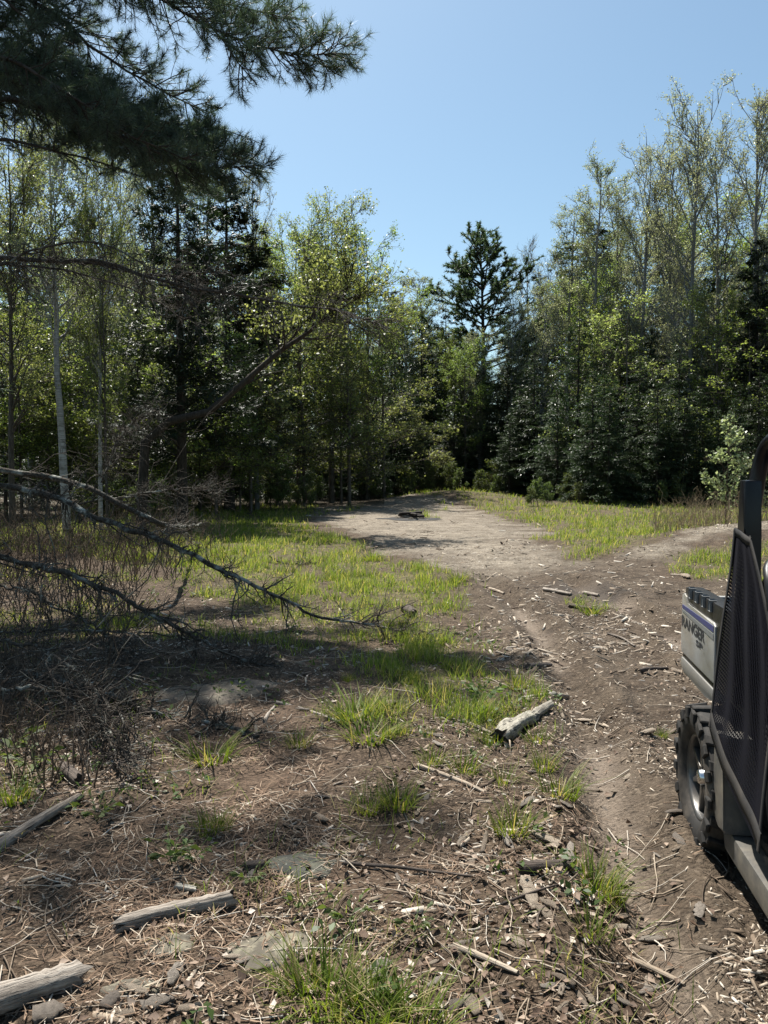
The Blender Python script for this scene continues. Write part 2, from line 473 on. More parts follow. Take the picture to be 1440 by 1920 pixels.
def ground_mat():
    m, nt, bs = new_mat('forest_ground')
    v = coords(nt, 'Object')
    def att(n):
        a = nt.nodes.new('ShaderNodeAttribute'); a.attribute_name = n; return a.outputs['Fac']
    big = noise(nt, 1.2, 6, 0.6, v); mid = noise(nt, 9, 6, 0.62, v); fine = noise(nt, 55, 5, 0.65, v)
    tiny = noise(nt, 160, 3, 0.6, v)
    def vor(scale, rand=1.0):
        t = nt.nodes.new('ShaderNodeTexVoronoi'); t.inputs['Scale'].default_value = scale
        t.inputs['Randomness'].default_value = rand
        nt.links.new(v, t.inputs['Vector']); return t
    chip = vor(46); chip2 = vor(105)
    chipc = nt.nodes.new('ShaderNodeSeparateColor'); nt.links.new(chip.outputs['Color'], chipc.inputs[0])
    chipd = nt.nodes.new('ShaderNodeSeparateColor'); nt.links.new(chip2.outputs['Color'], chipd.inputs[0])
    # leaf litter under the pine
    lit = ramp(nt, mid, [(0.25, (0.018, 0.012, 0.008)), (0.5, (0.056, 0.038, 0.024)), (0.75, (0.145, 0.106, 0.073))])
    lit = mixc(nt, ramp(nt, chipd.outputs[0], [(0.66, (0, 0, 0)), (0.98, (0.6, 0.6, 0.6))]), lit, (0.20, 0.145, 0.10))
    nd = ramp(nt, fine, [(0.3, (0.038, 0.024, 0.016)), (0.7, (0.165, 0.112, 0.075))])
    c = mixc(nt, math_n(nt, 'MULTIPLY', att('needles'), 0.7), lit, nd)
    # bare soil of the track
    soil = ramp(nt, mid, [(0.28, (0.020, 0.013, 0.008)), (0.55, (0.056, 0.039, 0.025)), (0.8, (0.135, 0.100, 0.069))])
    soil = mixc(nt, ramp(nt, noise(nt, 1.7, 6, 0.7, v), [(0.42, (0, 0, 0)), (0.62, (0.75, 0.75, 0.75))]), soil, ramp(nt, fine, [(0.3, (0.068, 0.050, 0.034)), (0.7, (0.155, 0.120, 0.085))]))
    soil = mixc(nt, ramp(nt, chipc.outputs[1], [(0.86, (0, 0, 0)), (0.99, (0.6, 0.6, 0.6))]), soil, (0.21, 0.165, 0.12))
    c = mixc(nt, att('dirt'), c, soil)
    c = mixc(nt, math_n(nt, 'MULTIPLY', att('rut'), 0.85), c, ramp(nt, fine, [(0.3, (0.15, 0.118, 0.09)), (0.7, (0.26, 0.21, 0.165))]))
    # pale gravel of the clearing
    grv = ramp(nt, big, [(0.3, (0.115, 0.094, 0.069)), (0.55, (0.215, 0.18, 0.135)), (0.75, (0.31, 0.265, 0.205))])
    grv = mixc(nt, ramp(nt, chipc.outputs[0], [(0.6, (0, 0, 0)), (0.95, (0.7, 0.7, 0.7))]), grv, (0.44, 0.39, 0.325))
    grv = mixc(nt, ramp(nt, noise(nt, 3.5, 6, 0.7, v), [(0.46, (0, 0, 0)), (0.66, (0.85, 0.85, 0.85))]), grv, (0.095, 0.078, 0.058))
    c = mixc(nt, math_n(nt, 'MULTIPLY', att('gravel'), 0.92), c, grv)
    # thatch under the grass
    th = ramp(nt, mid, [(0.3, (0.050, 0.043, 0.02)), (0.55, (0.115, 0.098, 0.045)), (0.78, (0.24, 0.19, 0.105))])
    c = mixc(nt, math_n(nt, 'MULTIPLY', att('grass'), 0.85), c, th)
    c = mixc(nt, math_n(nt, 'MULTIPLY', att('mud'), 0.7), c, (0.05, 0.042, 0.036))
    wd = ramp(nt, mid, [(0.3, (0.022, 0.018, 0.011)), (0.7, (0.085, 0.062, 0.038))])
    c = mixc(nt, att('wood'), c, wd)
    c = mixc(nt, 0.55, c, mixc(nt, 1.0, c, ramp(nt, tiny, [(0.25, (0.45, 0.45, 0.45)), (0.75, (1.5, 1.5, 1.5))]), 'MULTIPLY'))
    nt.links.new(c, bs.inputs['Base Color'])
    bs.inputs['Roughness'].default_value = 0.93
    bs.inputs['Specular IOR Level'].default_value = 0.25
    h = math_n(nt, 'ADD', math_n(nt, 'MULTIPLY', fine, 0.5), math_n(nt, 'MULTIPLY', mid, 1.0))
    h = math_n(nt, 'ADD', h, math_n(nt, 'MULTIPLY', chip.outputs['Distance'], -0.5))
    h = math_n(nt, 'ADD', h, math_n(nt, 'MULTIPLY', tiny, 0.3))
    bump(nt, bs, h, 0.9, 0.035)
    return m

ground = build_ground()
# ------------------------------------------------------------------ tree materials
M_BARK = bark_mat('grey_brown_bark', (0.03, 0.024, 0.018), (0.13, 0.11, 0.088))
M_DARKBARK = bark_mat('dark_bark', (0.016, 0.013, 0.010), (0.07, 0.057, 0.045))
M_PALEBARK = bark_mat('pale_grey_bark', (0.10, 0.09, 0.075), (0.27, 0.25, 0.215))
M_GREYBARK = bark_mat('grey_maple_bark', (0.085, 0.083, 0.078), (0.24, 0.235, 0.22))
M_TWIG = bark_mat('twig_bark', (0.045, 0.033, 0.025), (0.14, 0.105, 0.08), strength=0.2)
def birch_bark():
    m, nt, bs = new_mat('white_birch_bark')
    n = noise(nt, 3, 5, 0.6, coords(nt, 'Object', (1.2, 1.2, 9)), 0.4)
    c = ramp(nt, n, [(0.30, (0.05, 0.045, 0.04)), (0.40, (0.26, 0.245, 0.22)), (0.62, (0.44, 0.43, 0.40))])
    c = mixc(nt, ramp(nt, noise(nt, 1.6, 4, 0.6, coords(nt)), [(0.52, (0, 0, 0)), (0.66, (0.85, 0.85, 0.85))]), c, (0.09, 0.08, 0.065))
    nt.links.new(c, bs.inputs['Base Color']); bs.inputs['Roughness'].default_value = 0.75
    bump(nt, bs, n, 0.3, 0.01); return m
M_BIRCH = birch_bark()
L_GREEN = leaf_mat('spring_leaf', [(0.0, (0.08, 0.11, 0.028)), (0.5, (0.15, 0.185, 0.05)), (1.0, (0.25, 0.28, 0.10))], 0.5, (1.6, 1.6, 0.9), 0.42)
L_YELLOW = leaf_mat('yellow_green_leaf', [(0.0, (0.10, 0.125, 0.042)), (0.5, (0.175, 0.20, 0.075)), (1.0, (0.28, 0.295, 0.145))], 0.52, (1.55, 1.55, 0.9), 0.42)
L_PALE = leaf_mat('pale_young_leaf', [(0.0, (0.13, 0.155, 0.085)), (0.5, (0.20, 0.225, 0.125)), (1.0, (0.30, 0.32, 0.20))], 0.48, (1.5, 1.5, 1.0), 0.42)
L_RED = leaf_mat('budding_leaf', [(0.0, (0.17, 0.165, 0.10)), (0.45, (0.25, 0.265, 0.16)), (1.0, (0.38, 0.40, 0.27))], 0.48, (1.5, 1.5, 1.0), 0.42)
L_HEM = leaf_mat('hemlock_needle', [(0.0, (0.018, 0.032, 0.017)), (0.6, (0.036, 0.056, 0.027)), (1.0, (0.075, 0.10, 0.045))], 0.22, (1.4, 1.6, 0.8), 0.4)
L_SPRUCE = leaf_mat('spruce_needle', [(0.0, (0.014, 0.023, 0.014)), (0.6, (0.026, 0.040, 0.022)), (1.0, (0.042, 0.062, 0.03))], 0.15, (1.3, 1.5, 0.8), 0.5)
L_PINE = leaf_mat('pine_needle', [(0.0, (0.035, 0.055, 0.034)), (0.6, (0.062, 0.088, 0.05)), (1.0, (0.12, 0.15, 0.085))], 0.4, (1.3, 1.5, 0.8), 0.45)
L_SHRUB = leaf_mat('shrub_leaf', [(0.0, (0.045, 0.066, 0.02)), (0.5, (0.085, 0.115, 0.035)), (1.0, (0.15, 0.18, 0.065))], 0.4, (1.5, 1.5, 0.7))

def trunk_line(rng, h, n=14, wob=0.015, lean=(0, 0)):
    z = np.linspace(0, h, n); w = np.cumsum(rng.normal(size=(n, 2)) * wob * h / n * 3, 0)
    w -= w[0]
    f = (z / h)[:, None]
    xy = w * f + np.array(lean) * (f ** 1.3) * h
    return np.concatenate([xy, z[:, None]], 1)[None]

class Proto:
    pass

def proto(name, cat, h, trunkG, crownG, bark, leaf):
    p = Proto(); p.name = name; p.cat = cat; p.h = h
    p.trunk = trunkG.mesh(name + '_trunk', bark, True)
    p.crown = crownG.mesh(name + '_crown', leaf) if crownG is not None and crownG.n else None
    return p

def plant(p, x, y, h, rot=0.0, label='', group=None, sx=1.0, tilt=(0, 0), z=None):
    root = link(p.name, None)
    s = h / p.h
    root.location = (x, y, H1(x, y) - 0.04 if z is None else z)
    root.rotation_euler = (tilt[0], tilt[1], rot); root.scale = (s * sx, s * sx, s)
    link('trunk', p.trunk, root)
    if p.crown is not None: link('crown', p.crown, root)
    tag(root, label, p.cat, group)
    return root

def deciduous(name, seed, h, r, base, spread, nl, ns, nt_, nleaf, size, bark, leaf, ang=(28, 55), up=0.5, lean=(0, 0), profile='oval',
              planar=0.0, leaf_up=0.5, leaf_jit=0.06, cat='tree', trunk_wob=0.015, trunk=None, top_leaf=1.0, dir_leaf=False):
    rng = np.random.default_rng(seed)
    T = trunk_line(rng, h, 14, trunk_wob, lean) if trunk is None else trunk
    G = Geo(); tubes(G, T, taper(1, T.shape[1], r, r * 0.1) , 8)
    R = h * spread
    def ll(t):
        u = np.clip((t - base) / (1 - base), 0, 1)
        if profile == 'oval': return R * (0.35 + 0.85 * np.sin(PI * (0.18 + 0.72 * u)))
        if profile == 'cone': return R * (1.05 - 0.85 * u)
        if profile == 'vase': return R * (1.2 - 0.75 * u)
        return R
    L1, t1, _ = children(rng, T, nl, base, 0.97, ang, ll, 6, up, 0.09, planar * 0.8, True)
    if planar: L1[:, :, 2] += 0
    tubes(G, L1, taper(nl, 6, r * 0.42 * (1.15 - t1), r * 0.05), 5)
    P1 = np.concatenate([L1]); w1 = np.linalg.norm(L1[:, -1] - L1[:, 0], axis=1)
    L2, t2, p2 = children(rng, P1, ns, 0.2, 1.0, (25, 60), lambda t: R * 0.42 * (1.15 - 0.6 * t), 4, up * 0.6, 0.12, planar, weights=w1)
    tubes(G, L2, taper(ns, 4, r * 0.12, r * 0.03), 4)
    L3, t3, p3 = children(rng, L2, nt_, 0.1, 1.0, (25, 65), R * 0.17, 3, up * 0.5, 0.14, planar)
    tubes(G, L3, taper(nt_, 3, max(0.006, r * 0.035), 0.003), 3)
    C = Geo()
    if nleaf:
        pi = rng.integers(0, nt_, nleaf); t = rng.uniform(0.25, 1.0, nleaf)
        c, tg = sample_on(L3, pi, t)
        c = c + rng.normal(size=c.shape) * leaf_jit
        leaves(C, rng, c, size, 0.65, leaf_up, dirs=tg if dir_leaf else None)
    return proto(name, cat, h, G, C, bark, leaf)

def hemlock(name, seed, h, r, R, nb, ns, nq, leaf=None, bark=None, droop=-0.35, base=0.03, q=0.17, ang=(70, 95), expo=0.75, cat='tree'):
    rng = np.random.default_rng(seed)
    T = trunk_line(rng, h, 10, 0.004); G = Geo(); tubes(G, T, taper(1, 10, r, 0.012), 7)
    def ll(t): return R * np.clip((1.02 - t) ** expo, 0.02, 1) * (0.7 + 0.5 * rng.random(len(t)))
    L1, t1, _ = children(rng, T, nb, base, 0.985, ang, ll, 6, droop, 0.05, 0.0, True)
    tubes(G, L1, taper(nb, 6, 0.011 + 0.018 * (1 - t1), 0.004), 4)
    ln = np.linalg.norm(L1[:, -1] - L1[:, 0], axis=1)
    L2, t2, p2 = children(rng, L1, ns, 0.12, 1.0, (30, 60), 1.0, 3, -0.12, 0.06, 0.9, weights=ln)
    scale = (0.36 * ln[p2] * (1.1 - 0.7 * t2))[:, None, None]
    L2 = L2[:, :1] + (L2 - L2[:, :1]) * np.minimum(scale, 0.7)
    C = Geo()
    allL = L2
    pi = rng.integers(0, ns, nq); t = rng.uniform(0.0, 1.0, nq)
    c, tg = sample_on(allL, pi, t)
    side = np.cross(tg, np.array([0, 0, 1.0])) * rng.choice([-1, 1], nq)[:, None]
    d = norm(tg * 0.75 + side * rng.uniform(0.2, 0.9, nq)[:, None] + np.array([0, 0, -0.12]))
    leaves(C, rng, c + rng.normal(size=c.shape) * 0.02, q, 0.22, 1.6, dirs=d, fold=0.05)
    return proto(name, cat, h, G, C, bark or M_DARKBARK, leaf or L_HEM)

def tufts(C, rng, c, tg, n, length, width, spread=0.9):
    K = len(c)
    tip = np.repeat(c, n, 0); T = np.repeat(tg, n, 0)
    D = norm(T * rng.uniform(0.15, 1.0, (K * n, 1)) + rng.normal(size=(K * n, 3)) * spread)
    o = tip - T * rng.uniform(0, 1, (K * n, 1)) * length * 0.7
    S = norm(np.cross(D, rng.normal(size=D.shape))) * width * 0.5
    L = length * rng.uniform(0.7, 1.15, (K * n, 1))
    V = np.stack([o - S, o + S, o + D * L], 1)
    C.add(V.reshape(-1, 3), None, np.arange(K * n * 3).reshape(-1, 3))

def white_pine(name, seed, h, r, R, whorls, per, ns, ntuft):
    rng = np.random.default_rng(seed)
    T = trunk_line(rng, h, 12, 0.008); G = Geo(); tubes(G, T, taper(1, 12, r, 0.02), 8)
    base = 0.28
    ts = np.repeat(np.linspace(base, 0.96, whorls), per) + rng.normal(size=whorls * per) * 0.022
    K = len(ts); S, tg = sample_on(T, np.zeros(K, int), np.clip(ts, 0, 0.99))
    az = np.arange(K) * 2 * PI / per + np.repeat(rng.uniform(0, 6, whorls), per) + rng.normal(size=K) * 0.25
    u = (ts - base) / (0.96 - base)
    ln = R * np.clip(np.sin(PI * (0.22 + 0.68 * u)), 0.22, 1) * rng.uniform(0.4, 1.25, K)
    el = np.radians(8 + 34 * u + rng.normal(size=K) * 7)
    L1 = np.zeros((K, 7, 3)); L1[:, 0] = S
    D = np.stack([np.cos(az) * np.cos(el), np.sin(az) * np.cos(el), np.sin(el)], 1)
    for k in range(1, 7):
        D = norm(D + np.array([0, 0, 0.14 if k > 2 else -0.02]) + rng.normal(size=D.shape) * 0.05)
        L1[:, k] = L1[:, k - 1] + D * (ln / 6)[:, None]
    tubes(G, L1, taper(K, 7, r * 0.3, 0.012), 5)
    L2, t2, p2 = children(rng, L1, ns, 0.18, 1.0, (25, 60), R * 0.22, 4, 0.35, 0.08, 0.4, weights=ln)
    tubes(G, L2, taper(ns, 4, 0.014, 0.006), 3)
    C = Geo()
    pi = rng.integers(0, ns, ntuft); t = rng.uniform(0.3, 1.0, ntuft)
    c, tg = sample_on(L2, pi, t)
    tufts(C, rng, c, tg, 11, 0.21, 0.05, 0.7)
    return proto(name, 'tree', h, G, C, M_DARKBARK, L_PINE)

# ------------------------------------------------------------------ one build of each kind
MAPLE = [deciduous('maple_tree', 11 + k, 13, 0.13, 0.25, 0.20, 34, 260, 1500, 12500, 0.085, M_BARK, L_YELLOW if k % 2 == 0 else L_GREEN, (30, 58), 0.45) for k in range(4)]
REDM = [deciduous('red_maple_tree', 31 + k, 18, 0.17, 0.22, 0.15, 40, 300, 1500, 12000, 0.078, M_GREYBARK, L_RED, (24, 46), 0.75, profile='oval') for k in range(3)]
ASPEN = [deciduous('aspen_tree', 51 + k, 17, 0.13, 0.28, 0.10, 46, 280, 1500, 11500, 0.072, M_PALEBARK, L_PALE, (25, 48), 0.7, profile='oval') for k in range(2)]
BIRCH = [deciduous('birch_tree', 61 + k, 14, 0.13, 0.42, 0.16, 30, 240, 1400, 7500, 0.085, M_BIRCH, L_GREEN if k else L_PALE, (25, 50), 0.5, trunk_wob=0.022) for k in range(2)]
BARE = [deciduous('bare_tree', 71 + k, 15, 0.12, 0.3, 0.13, 34, 260, 1900, 500, 0.07, M_PALEBARK, L_RED, (20, 42), 0.7) for k in range(2)]
SAPL = [deciduous('beech_sapling', 81 + k, 7, 0.055, 0.12, 0.30, 34, 300, 1400, 8000, 0.082, M_BARK, L_YELLOW if k == 0 else L_GREEN, (62, 85), 0.05, planar=0.85, leaf_up=1.2, leaf_jit=0.035, profile='cone') for k in range(3)]
HEML = [hemlock('hemlock_tree', 91 + k, 12, 0.14, 3.1, 170, 1900, 26000, q=0.18) for k in range(3)]
FIR = [hemlock('spruce_tree', 101 + k, 13, 0.17, 3.1, 150, 2400, 42000, L_SPRUCE, None, 0.02, 0.16, 0.17, (62, 84), 0.7) for k in range(2)]
WPINE = white_pine('white_pine_tree', 111, 16, 0.19, 3.5, 15, 5, 1000, 5600)
SHRUB = [deciduous('leafy_shrub', 121 + k, 1.6, 0.02, 0.05, 0.42, 20, 110, 500, 2300, 0.07, M_TWIG, L_SHRUB if k < 2 else L_YELLOW, (25, 60), 0.5, leaf_jit=0.04, cat='shrub', profile='vase') for k in range(3)]

def photo_tree(p, px, top, depth, rot, label, group=None, sx=1.0, tilt=(0, 0)):
    """a tree standing at the given distance, as tall as it shows in the photograph"""
    x = (px - 720) / FPX * depth
    h = at_depth(px, top, depth).z - H1(x, depth)
    return plant(p, x, depth, h, rot, label, group, sx, tilt)

T_ = photo_tree
# left wood
T_(BIRCH[0], 124, 215, 20.5, 0.4, 'white birch with a pale trunk, tallest white trunk left of the spruce', 'birches in the left wood', 1.15, (0.0, -0.03))
T_(BIRCH[1], 188, 330, 21, 2.0, 'thin white birch with a slanting trunk beside a thin dark trunk', 'birches in the left wood', 0.7)
T_(MAPLE[1], 200, 420, 20.5, 3.3, 'thin dark trunked maple standing just right of the thin white birch', 'maples in the left wood', 0.55)
T_(MAPLE[0], 22, 265, 20, 1.0, 'dark thick trunked maple with sparse green leaves, leftmost of the left wood', 'maples in the left wood', 0.9)
T_(REDM[0], -70, 180, 25, 2.2, 'tall open crowned red maple reaching in at the left edge', 'red maples in the left wood')
T_(REDM[1], 60, 225, 31, 0.2, 'tall sparse red maple behind the leftmost dark trunk', 'red maples in the left wood')
T_(REDM[2], 235, 330, 33, 4.0, 'sparse red maple behind the two thin trunks, left of the spruce', 'red maples in the left wood')
T_(ASPEN[0], 165, 270, 32, 5.0, 'pale green aspen behind the white birches', 'aspens in the left wood', 1.3)
T_(FIR[0], 342, 235, 23, 1.2, 'dark spruce with a straight black trunk under the pine boughs', 'spruces in the left wood', 1.15)
T_(FIR[1], 430, 320, 30, 2.9, 'dark spruce with layered boughs just right of the black trunk', 'spruces in the left wood', 1.35)
T_(REDM[2], 482, 325, 31, 1.9, 'thin pale leaved tree rising above the spruces against the sky', 'maples in the left wood', 0.8, (0, 0.05))
T_(REDM[1], 292, 250, 35, 3.0, 'tall sparse maple filling the gap left of the dark spruce', 'red maples in the left wood', 1.1)
T_(ASPEN[1], 388, 330, 36, 1.0, 'pale aspen seen between the two dark spruces', 'aspens in the left wood', 1.5)
T_(MAPLE[2], 560, 430, 35, 0.3, 'yellow green maple right of the thin tree above the spruces', 'maples in the left wood')
T_(MAPLE[0], 622, 412, 37, 2.6, 'tallest yellow green maple left of the open sky', 'maples in the left wood', 1.1)
T_(MAPLE[3], 690, 455, 39, 4.4, 'yellow green maple at the right end of the left wood', 'maples in the left wood', 1.05)
T_(MAPLE[1], 520, 520, 33, 5.1, 'low green maple under the thin tree above the spruces', 'maples in the left wood')
T_(MAPLE[2], 655, 560, 34, 3.7, 'low yellow green maple in front of the tallest maple', 'maples in the left wood')
for px, top, dep, k, rot in ((40, 600, 25, 1, 0), (130, 590, 27, 1, 1), (255, 620, 26, 1, 2), (405, 610, 27, 2, 3), (470, 560, 29, 0, 4), (570, 560, 33, 1, 5), (640, 640, 36, 2, 1.5),
                            (720, 560, 39, 0, 2.5), (300, 690, 28, 1, 0.5), (10, 520, 27, 2, 4), (200, 540, 29, 0, 2), (520, 690, 33, 2, 3.5), (330, 560, 30, 0, 1), (90, 690, 26, 1, 2.7), (375, 690, 30, 2, 5.2), (450, 720, 29, 1, 0.9)):
    T_(SAPL[k], px, top, dep, rot, 'young beech with level sprays of fresh yellow green leaves in the left wood', 'young beeches in the left wood', 1.15)
for px, top, dep, k, rot in ((262, 560, 29, 0, 0), (560, 690, 38, 1, 1), (625, 650, 42, 2, 2), (690, 690, 40, 0, 3), (300, 600, 33, 2, 0.7), (430, 650, 34, 1, 2), (500, 640, 37, 0, 2.4),
                            (150, 620, 33, 1, 5), (-20, 560, 28, 2, 1), (740, 650, 43, 1, 0.3), (380, 560, 36, 0, 3), (80, 640, 34, 2, 3.1), (210, 690, 36, 1, 4.1)):
    T_(HEML[k], px, top, dep, rot, 'dark hemlock in the shade at the back of the left wood', 'hemlocks in the left wood')
# leaning tree, bent trunk reaching right
def leaning_tree():
    a = [at_depth(*p) for p in ((262, 905, 20.5), (272, 830, 20.5), (318, 790, 20.5), (392, 772, 20.5), (452, 722, 20.5), (520, 662, 20.5), (580, 622, 20.5), (620, 590, 20.5), (650, 560, 20.5))]
    b = a[0].copy(); b.z = H1(a[0].x, a[0].y) - 0.05
    pts = np.array([tuple(p - b) for p in [b] + a[1:]])[None]
    rng = np.random.default_rng(7)
    G = Geo(); tubes(G, pts, np.array([[0.15, 0.125, 0.115, 0.10, 0.085, 0.068, 0.05, 0.032, 0.015]]), 9)
    L1, t1, _ = children(rng, pts, 18, 0.5, 0.98, (25, 70), 1.25, 6, 0.15, 0.1)
    tubes(G, L1, taper(18, 6, 0.035, 0.008), 5)
    L2, _, _ = children(rng, L1, 170, 0.2, 1, (25, 60), 0.95, 4, 0.3, 0.12); tubes(G, L2, taper(170, 4, 0.014, 0.005), 3)
    L3, _, _ = children(rng, L2, 1000, 0.1, 1, (25, 65), 0.4, 3, 0.2, 0.14); tubes(G, L3, taper(1000, 3, 0.006, 0.003), 3)
    C = Geo(); c, tg = sample_on(L3, rng.integers(0, 1000, 4200), rng.uniform(0.2, 1, 4200))
    leaves(C, rng, c + rng.normal(size=c.shape) * 0.05, 0.095, 0.65, 0.6)
    root = link('leaning_tree', None, loc=b)
    link('trunk', G.mesh('leaning_trunk', M_DARKBARK, True), root); link('crown', C.mesh('leaning_crown', L_YELLOW), root)
    tag(root, 'leaning tree whose bent dark trunk reaches right across the left wood', 'tree')
leaning_tree()
# middle
T_(WPINE, 905, 446, 50, 0.5, 'white pine with upswept open boughs, alone against the sky in the middle', None, 1.3)
T_(REDM[2], 900, 635, 45.5, 2.2, 'pale budding maple standing before the foot of the tall white pine', 'trees behind the clearing', 1.5)
T_(MAPLE[1], 872, 660, 44.5, 0.9, 'low green maple before the tall white pine on its left', 'trees behind the clearing', 1.2)
T_(FIR[0], 735, 540, 52, 2.2, 'dark spruce top showing just right of the yellow green maples', 'conifers behind the clearing')
T_(ASPEN[0], 795, 525, 54, 1.2, 'pale green tree left of the tall white pine', 'trees behind the clearing', 1.9)
T_(ASPEN[1], 762, 560, 50, 3.2, 'pale green tree lower than its neighbour left of the tall white pine', 'trees behind the clearing', 1.9)
T_(BARE[0], 985, 468, 58, 0, 'bare grey tree just right of the tall white pine', 'bare trees behind the clearing')
T_(BARE[1], 1022, 500, 57, 2, 'bare grey tree between the white pine and the right wood', 'bare trees behind the clearing')
T_(REDM[1], 958, 560, 47, 0.3, 'low reddish maple in front of the tall white pine', 'trees behind the clearing', 1.2)
T_(REDM[0], 1015, 560, 46, 1.7, 'reddish maple in front of the bare grey trees', 'trees behind the clearing', 1.25)
T_(MAPLE[3], 842, 640, 47, 2.1, 'green maple below the tall white pine on its left', 'trees behind the clearing')
for px, top, dep, k, rot in ((790, 600, 48, 0, 0.2), (835, 570, 50, 1, 1.1), (770, 700, 44, 2, 2.0), (850, 720, 44, 1, 3.0), (905, 690, 45, 0, 3.6), (950, 650, 44, 2, 4.2),
                            (660, 740, 43, 2, 4.4), (600, 760, 41, 0, 1.1), (880, 640, 50, 2, 0.9), (720, 730, 45, 1, 5.4), (810, 650, 52, 0, 2.8)):
    T_(HEML[k], px, top, dep, rot, 'dark hemlock at the far end of the clearing', 'hemlocks behind the clearing', 1.1)
T_(SAPL[0], 795, 760, 42, 0.4, 'small bright beech sapling in front of the hemlocks at the far end', 'saplings behind the clearing')
# right wood
T_(ASPEN[1], 1062, 395, 47, 0.4, 'pale green aspen, leftmost of the right wood', 'aspens in the right wood', 1.35)
T_(ASPEN[0], 1112, 322, 45, 2.6, 'tall pale green aspen, second of the right wood', 'aspens in the right wood', 1.3)
T_(ASPEN[1], 1150, 345, 49, 4.6, 'pale green aspen behind the tall one of the right wood', 'aspens in the right wood', 1.25)
T_(REDM[0], 1195, 298, 43, 0.6, 'reddish maple between the aspens and the tall twin maples', 'red maples in the right wood', 1.0)
T_(REDM[1], 1288, 205, 41, 1.6, 'tall red maple with a dark trunk standing against the sky', 'red maples in the right wood', 1.05)
T_(REDM[2], 1248, 300, 45, 2.9, 'red maple crowded left of the tall dark trunk', 'red maples in the right wood', 1.0)
T_(REDM[0], 1340, 262, 44, 4.1, 'red maple between the two tallest maples', 'red maples in the right wood', 0.95)
T_(REDM[1], 1408, 172, 39, 5.0, 'tallest red maple at the right edge of the picture', 'red maples in the right wood', 1.0)
T_(REDM[2], 1455, 215, 42, 0.9, 'red maple cut by the right edge of the picture', 'red maples in the right wood', 1.1)
T_(REDM[0], 1530, 230, 41, 2.4, 'red maple beyond the right edge of the picture', 'red maples in the right wood', 1.1)
T_(FIR[1], 1412, 445, 38, 0.8, 'dark spruce with a thick trunk among the right maples', 'spruces in the right wood', 0.9)
T_(MAPLE[3], 1432, 520, 41, 1.4, 'green maple low at the right edge in front of the dark spruce', 'maples in the right wood')
T_(MAPLE[1], 1340, 560, 39, 2.4, 'green maple below the tall red maples', 'maples in the right wood')
T_(MAPLE[3], 1130, 590, 43, 3.4, 'green maple below the pale aspens', 'maples in the right wood')
for px, top, dep, k, rot, lab in ((1170, 560, 38.5, 0, 0, 'beech whose long level bright sprays show above the drooping hemlocks of the right wood'),
                                 (1400, 590, 37, 2, 2.2, 'beech with green sprays above the leafy bush by the vehicle')):
    T_(SAPL[k], px, top, dep, rot, lab, 'young beeches of the right wood', 1.2)
for px, top, dep, k, rot in ((1000, 660, 41, 0, 0.4), (1082, 575, 38, 1, 1.2), (1045, 720, 36.5, 2, 2.2), (1130, 700, 35.5, 0, 3.1), (1195, 730, 35, 1, 4.0), (1255, 760, 34, 2, 5.0), (1310, 720, 35, 0, 0.8),
                            (955, 770, 40, 1, 2.9), (1385, 720, 35, 2, 1.8), (1440, 700, 36, 1, 3.5), (1160, 620, 41, 2, 0.2), (1215, 600, 42, 0, 5.5), (1300, 610, 41, 1, 2.5), (1090, 800, 34, 1, 4.4), (1020, 830, 37, 0, 5.1), (1500, 700, 35, 0, 4.9), (1110, 690, 33.5, 2, 1.9), (1280, 740, 32.8, 1, 3.9), (1345, 760, 32.8, 0, 1.1), (1420, 690, 33, 1, 0.3), (1230, 690, 32.6, 0, 2.7), (1375, 740, 32.4, 2, 4.6), (1140, 730, 32.4, 1, 3.3), (1270, 640, 34, 0, 0.6), (1195, 670, 34.5, 1, 1.6), (1465, 640, 34, 2, 2.3), (1180, 790, 32.8, 2, 5.9), (975, 720, 42, 0, 2.1)):
    T_(HEML[k], px, top, dep, rot, 'dark hemlock with drooping boughs at the edge of the right wood', 'hemlocks in the right wood', 1.15)
for px, top, dep, p, lab in ((1590, 300, 40, REDM[1], 'red maple far beyond the right edge of the picture'), (1600, 640, 35, HEML[1], 'hemlock beyond the right edge of the picture'), (1680, 500, 38, HEML[2], 'tall hemlock beyond the right edge of the picture'),
                       (-190, 300, 24, MAPLE[2], 'maple beyond the left edge of the picture'), (-130, 520, 23, HEML[0], 'hemlock beyond the left edge of the picture')):
    T_(p, px, top, dep, 1.0, lab, None, 1.2)
# deeper wood
rng = np.random.default_rng(5)
deep = []
for k in range(64):
    dep = rng.uniform(50, 76); px = -150 + (k + rng.uniform(0, 1)) * 1750 / 64
    if px < 640: top = rng.uniform(440, 600)
    elif px < 1050: top = rng.uniform(590, 680)
    else: top = rng.uniform(400, 560)
    p = [HEML[k % 3], MAPLE[k % 4], HEML[(k + 1) % 3], REDM[k % 3]][k % 4]
    if 860 < px < 960: p = HEML[0]; top = 690
    T_(p, px, top, dep, rng.uniform(0, 6), 'dark tree deep in the wood behind the front rows', 'trees deep in the wood', 1.7)
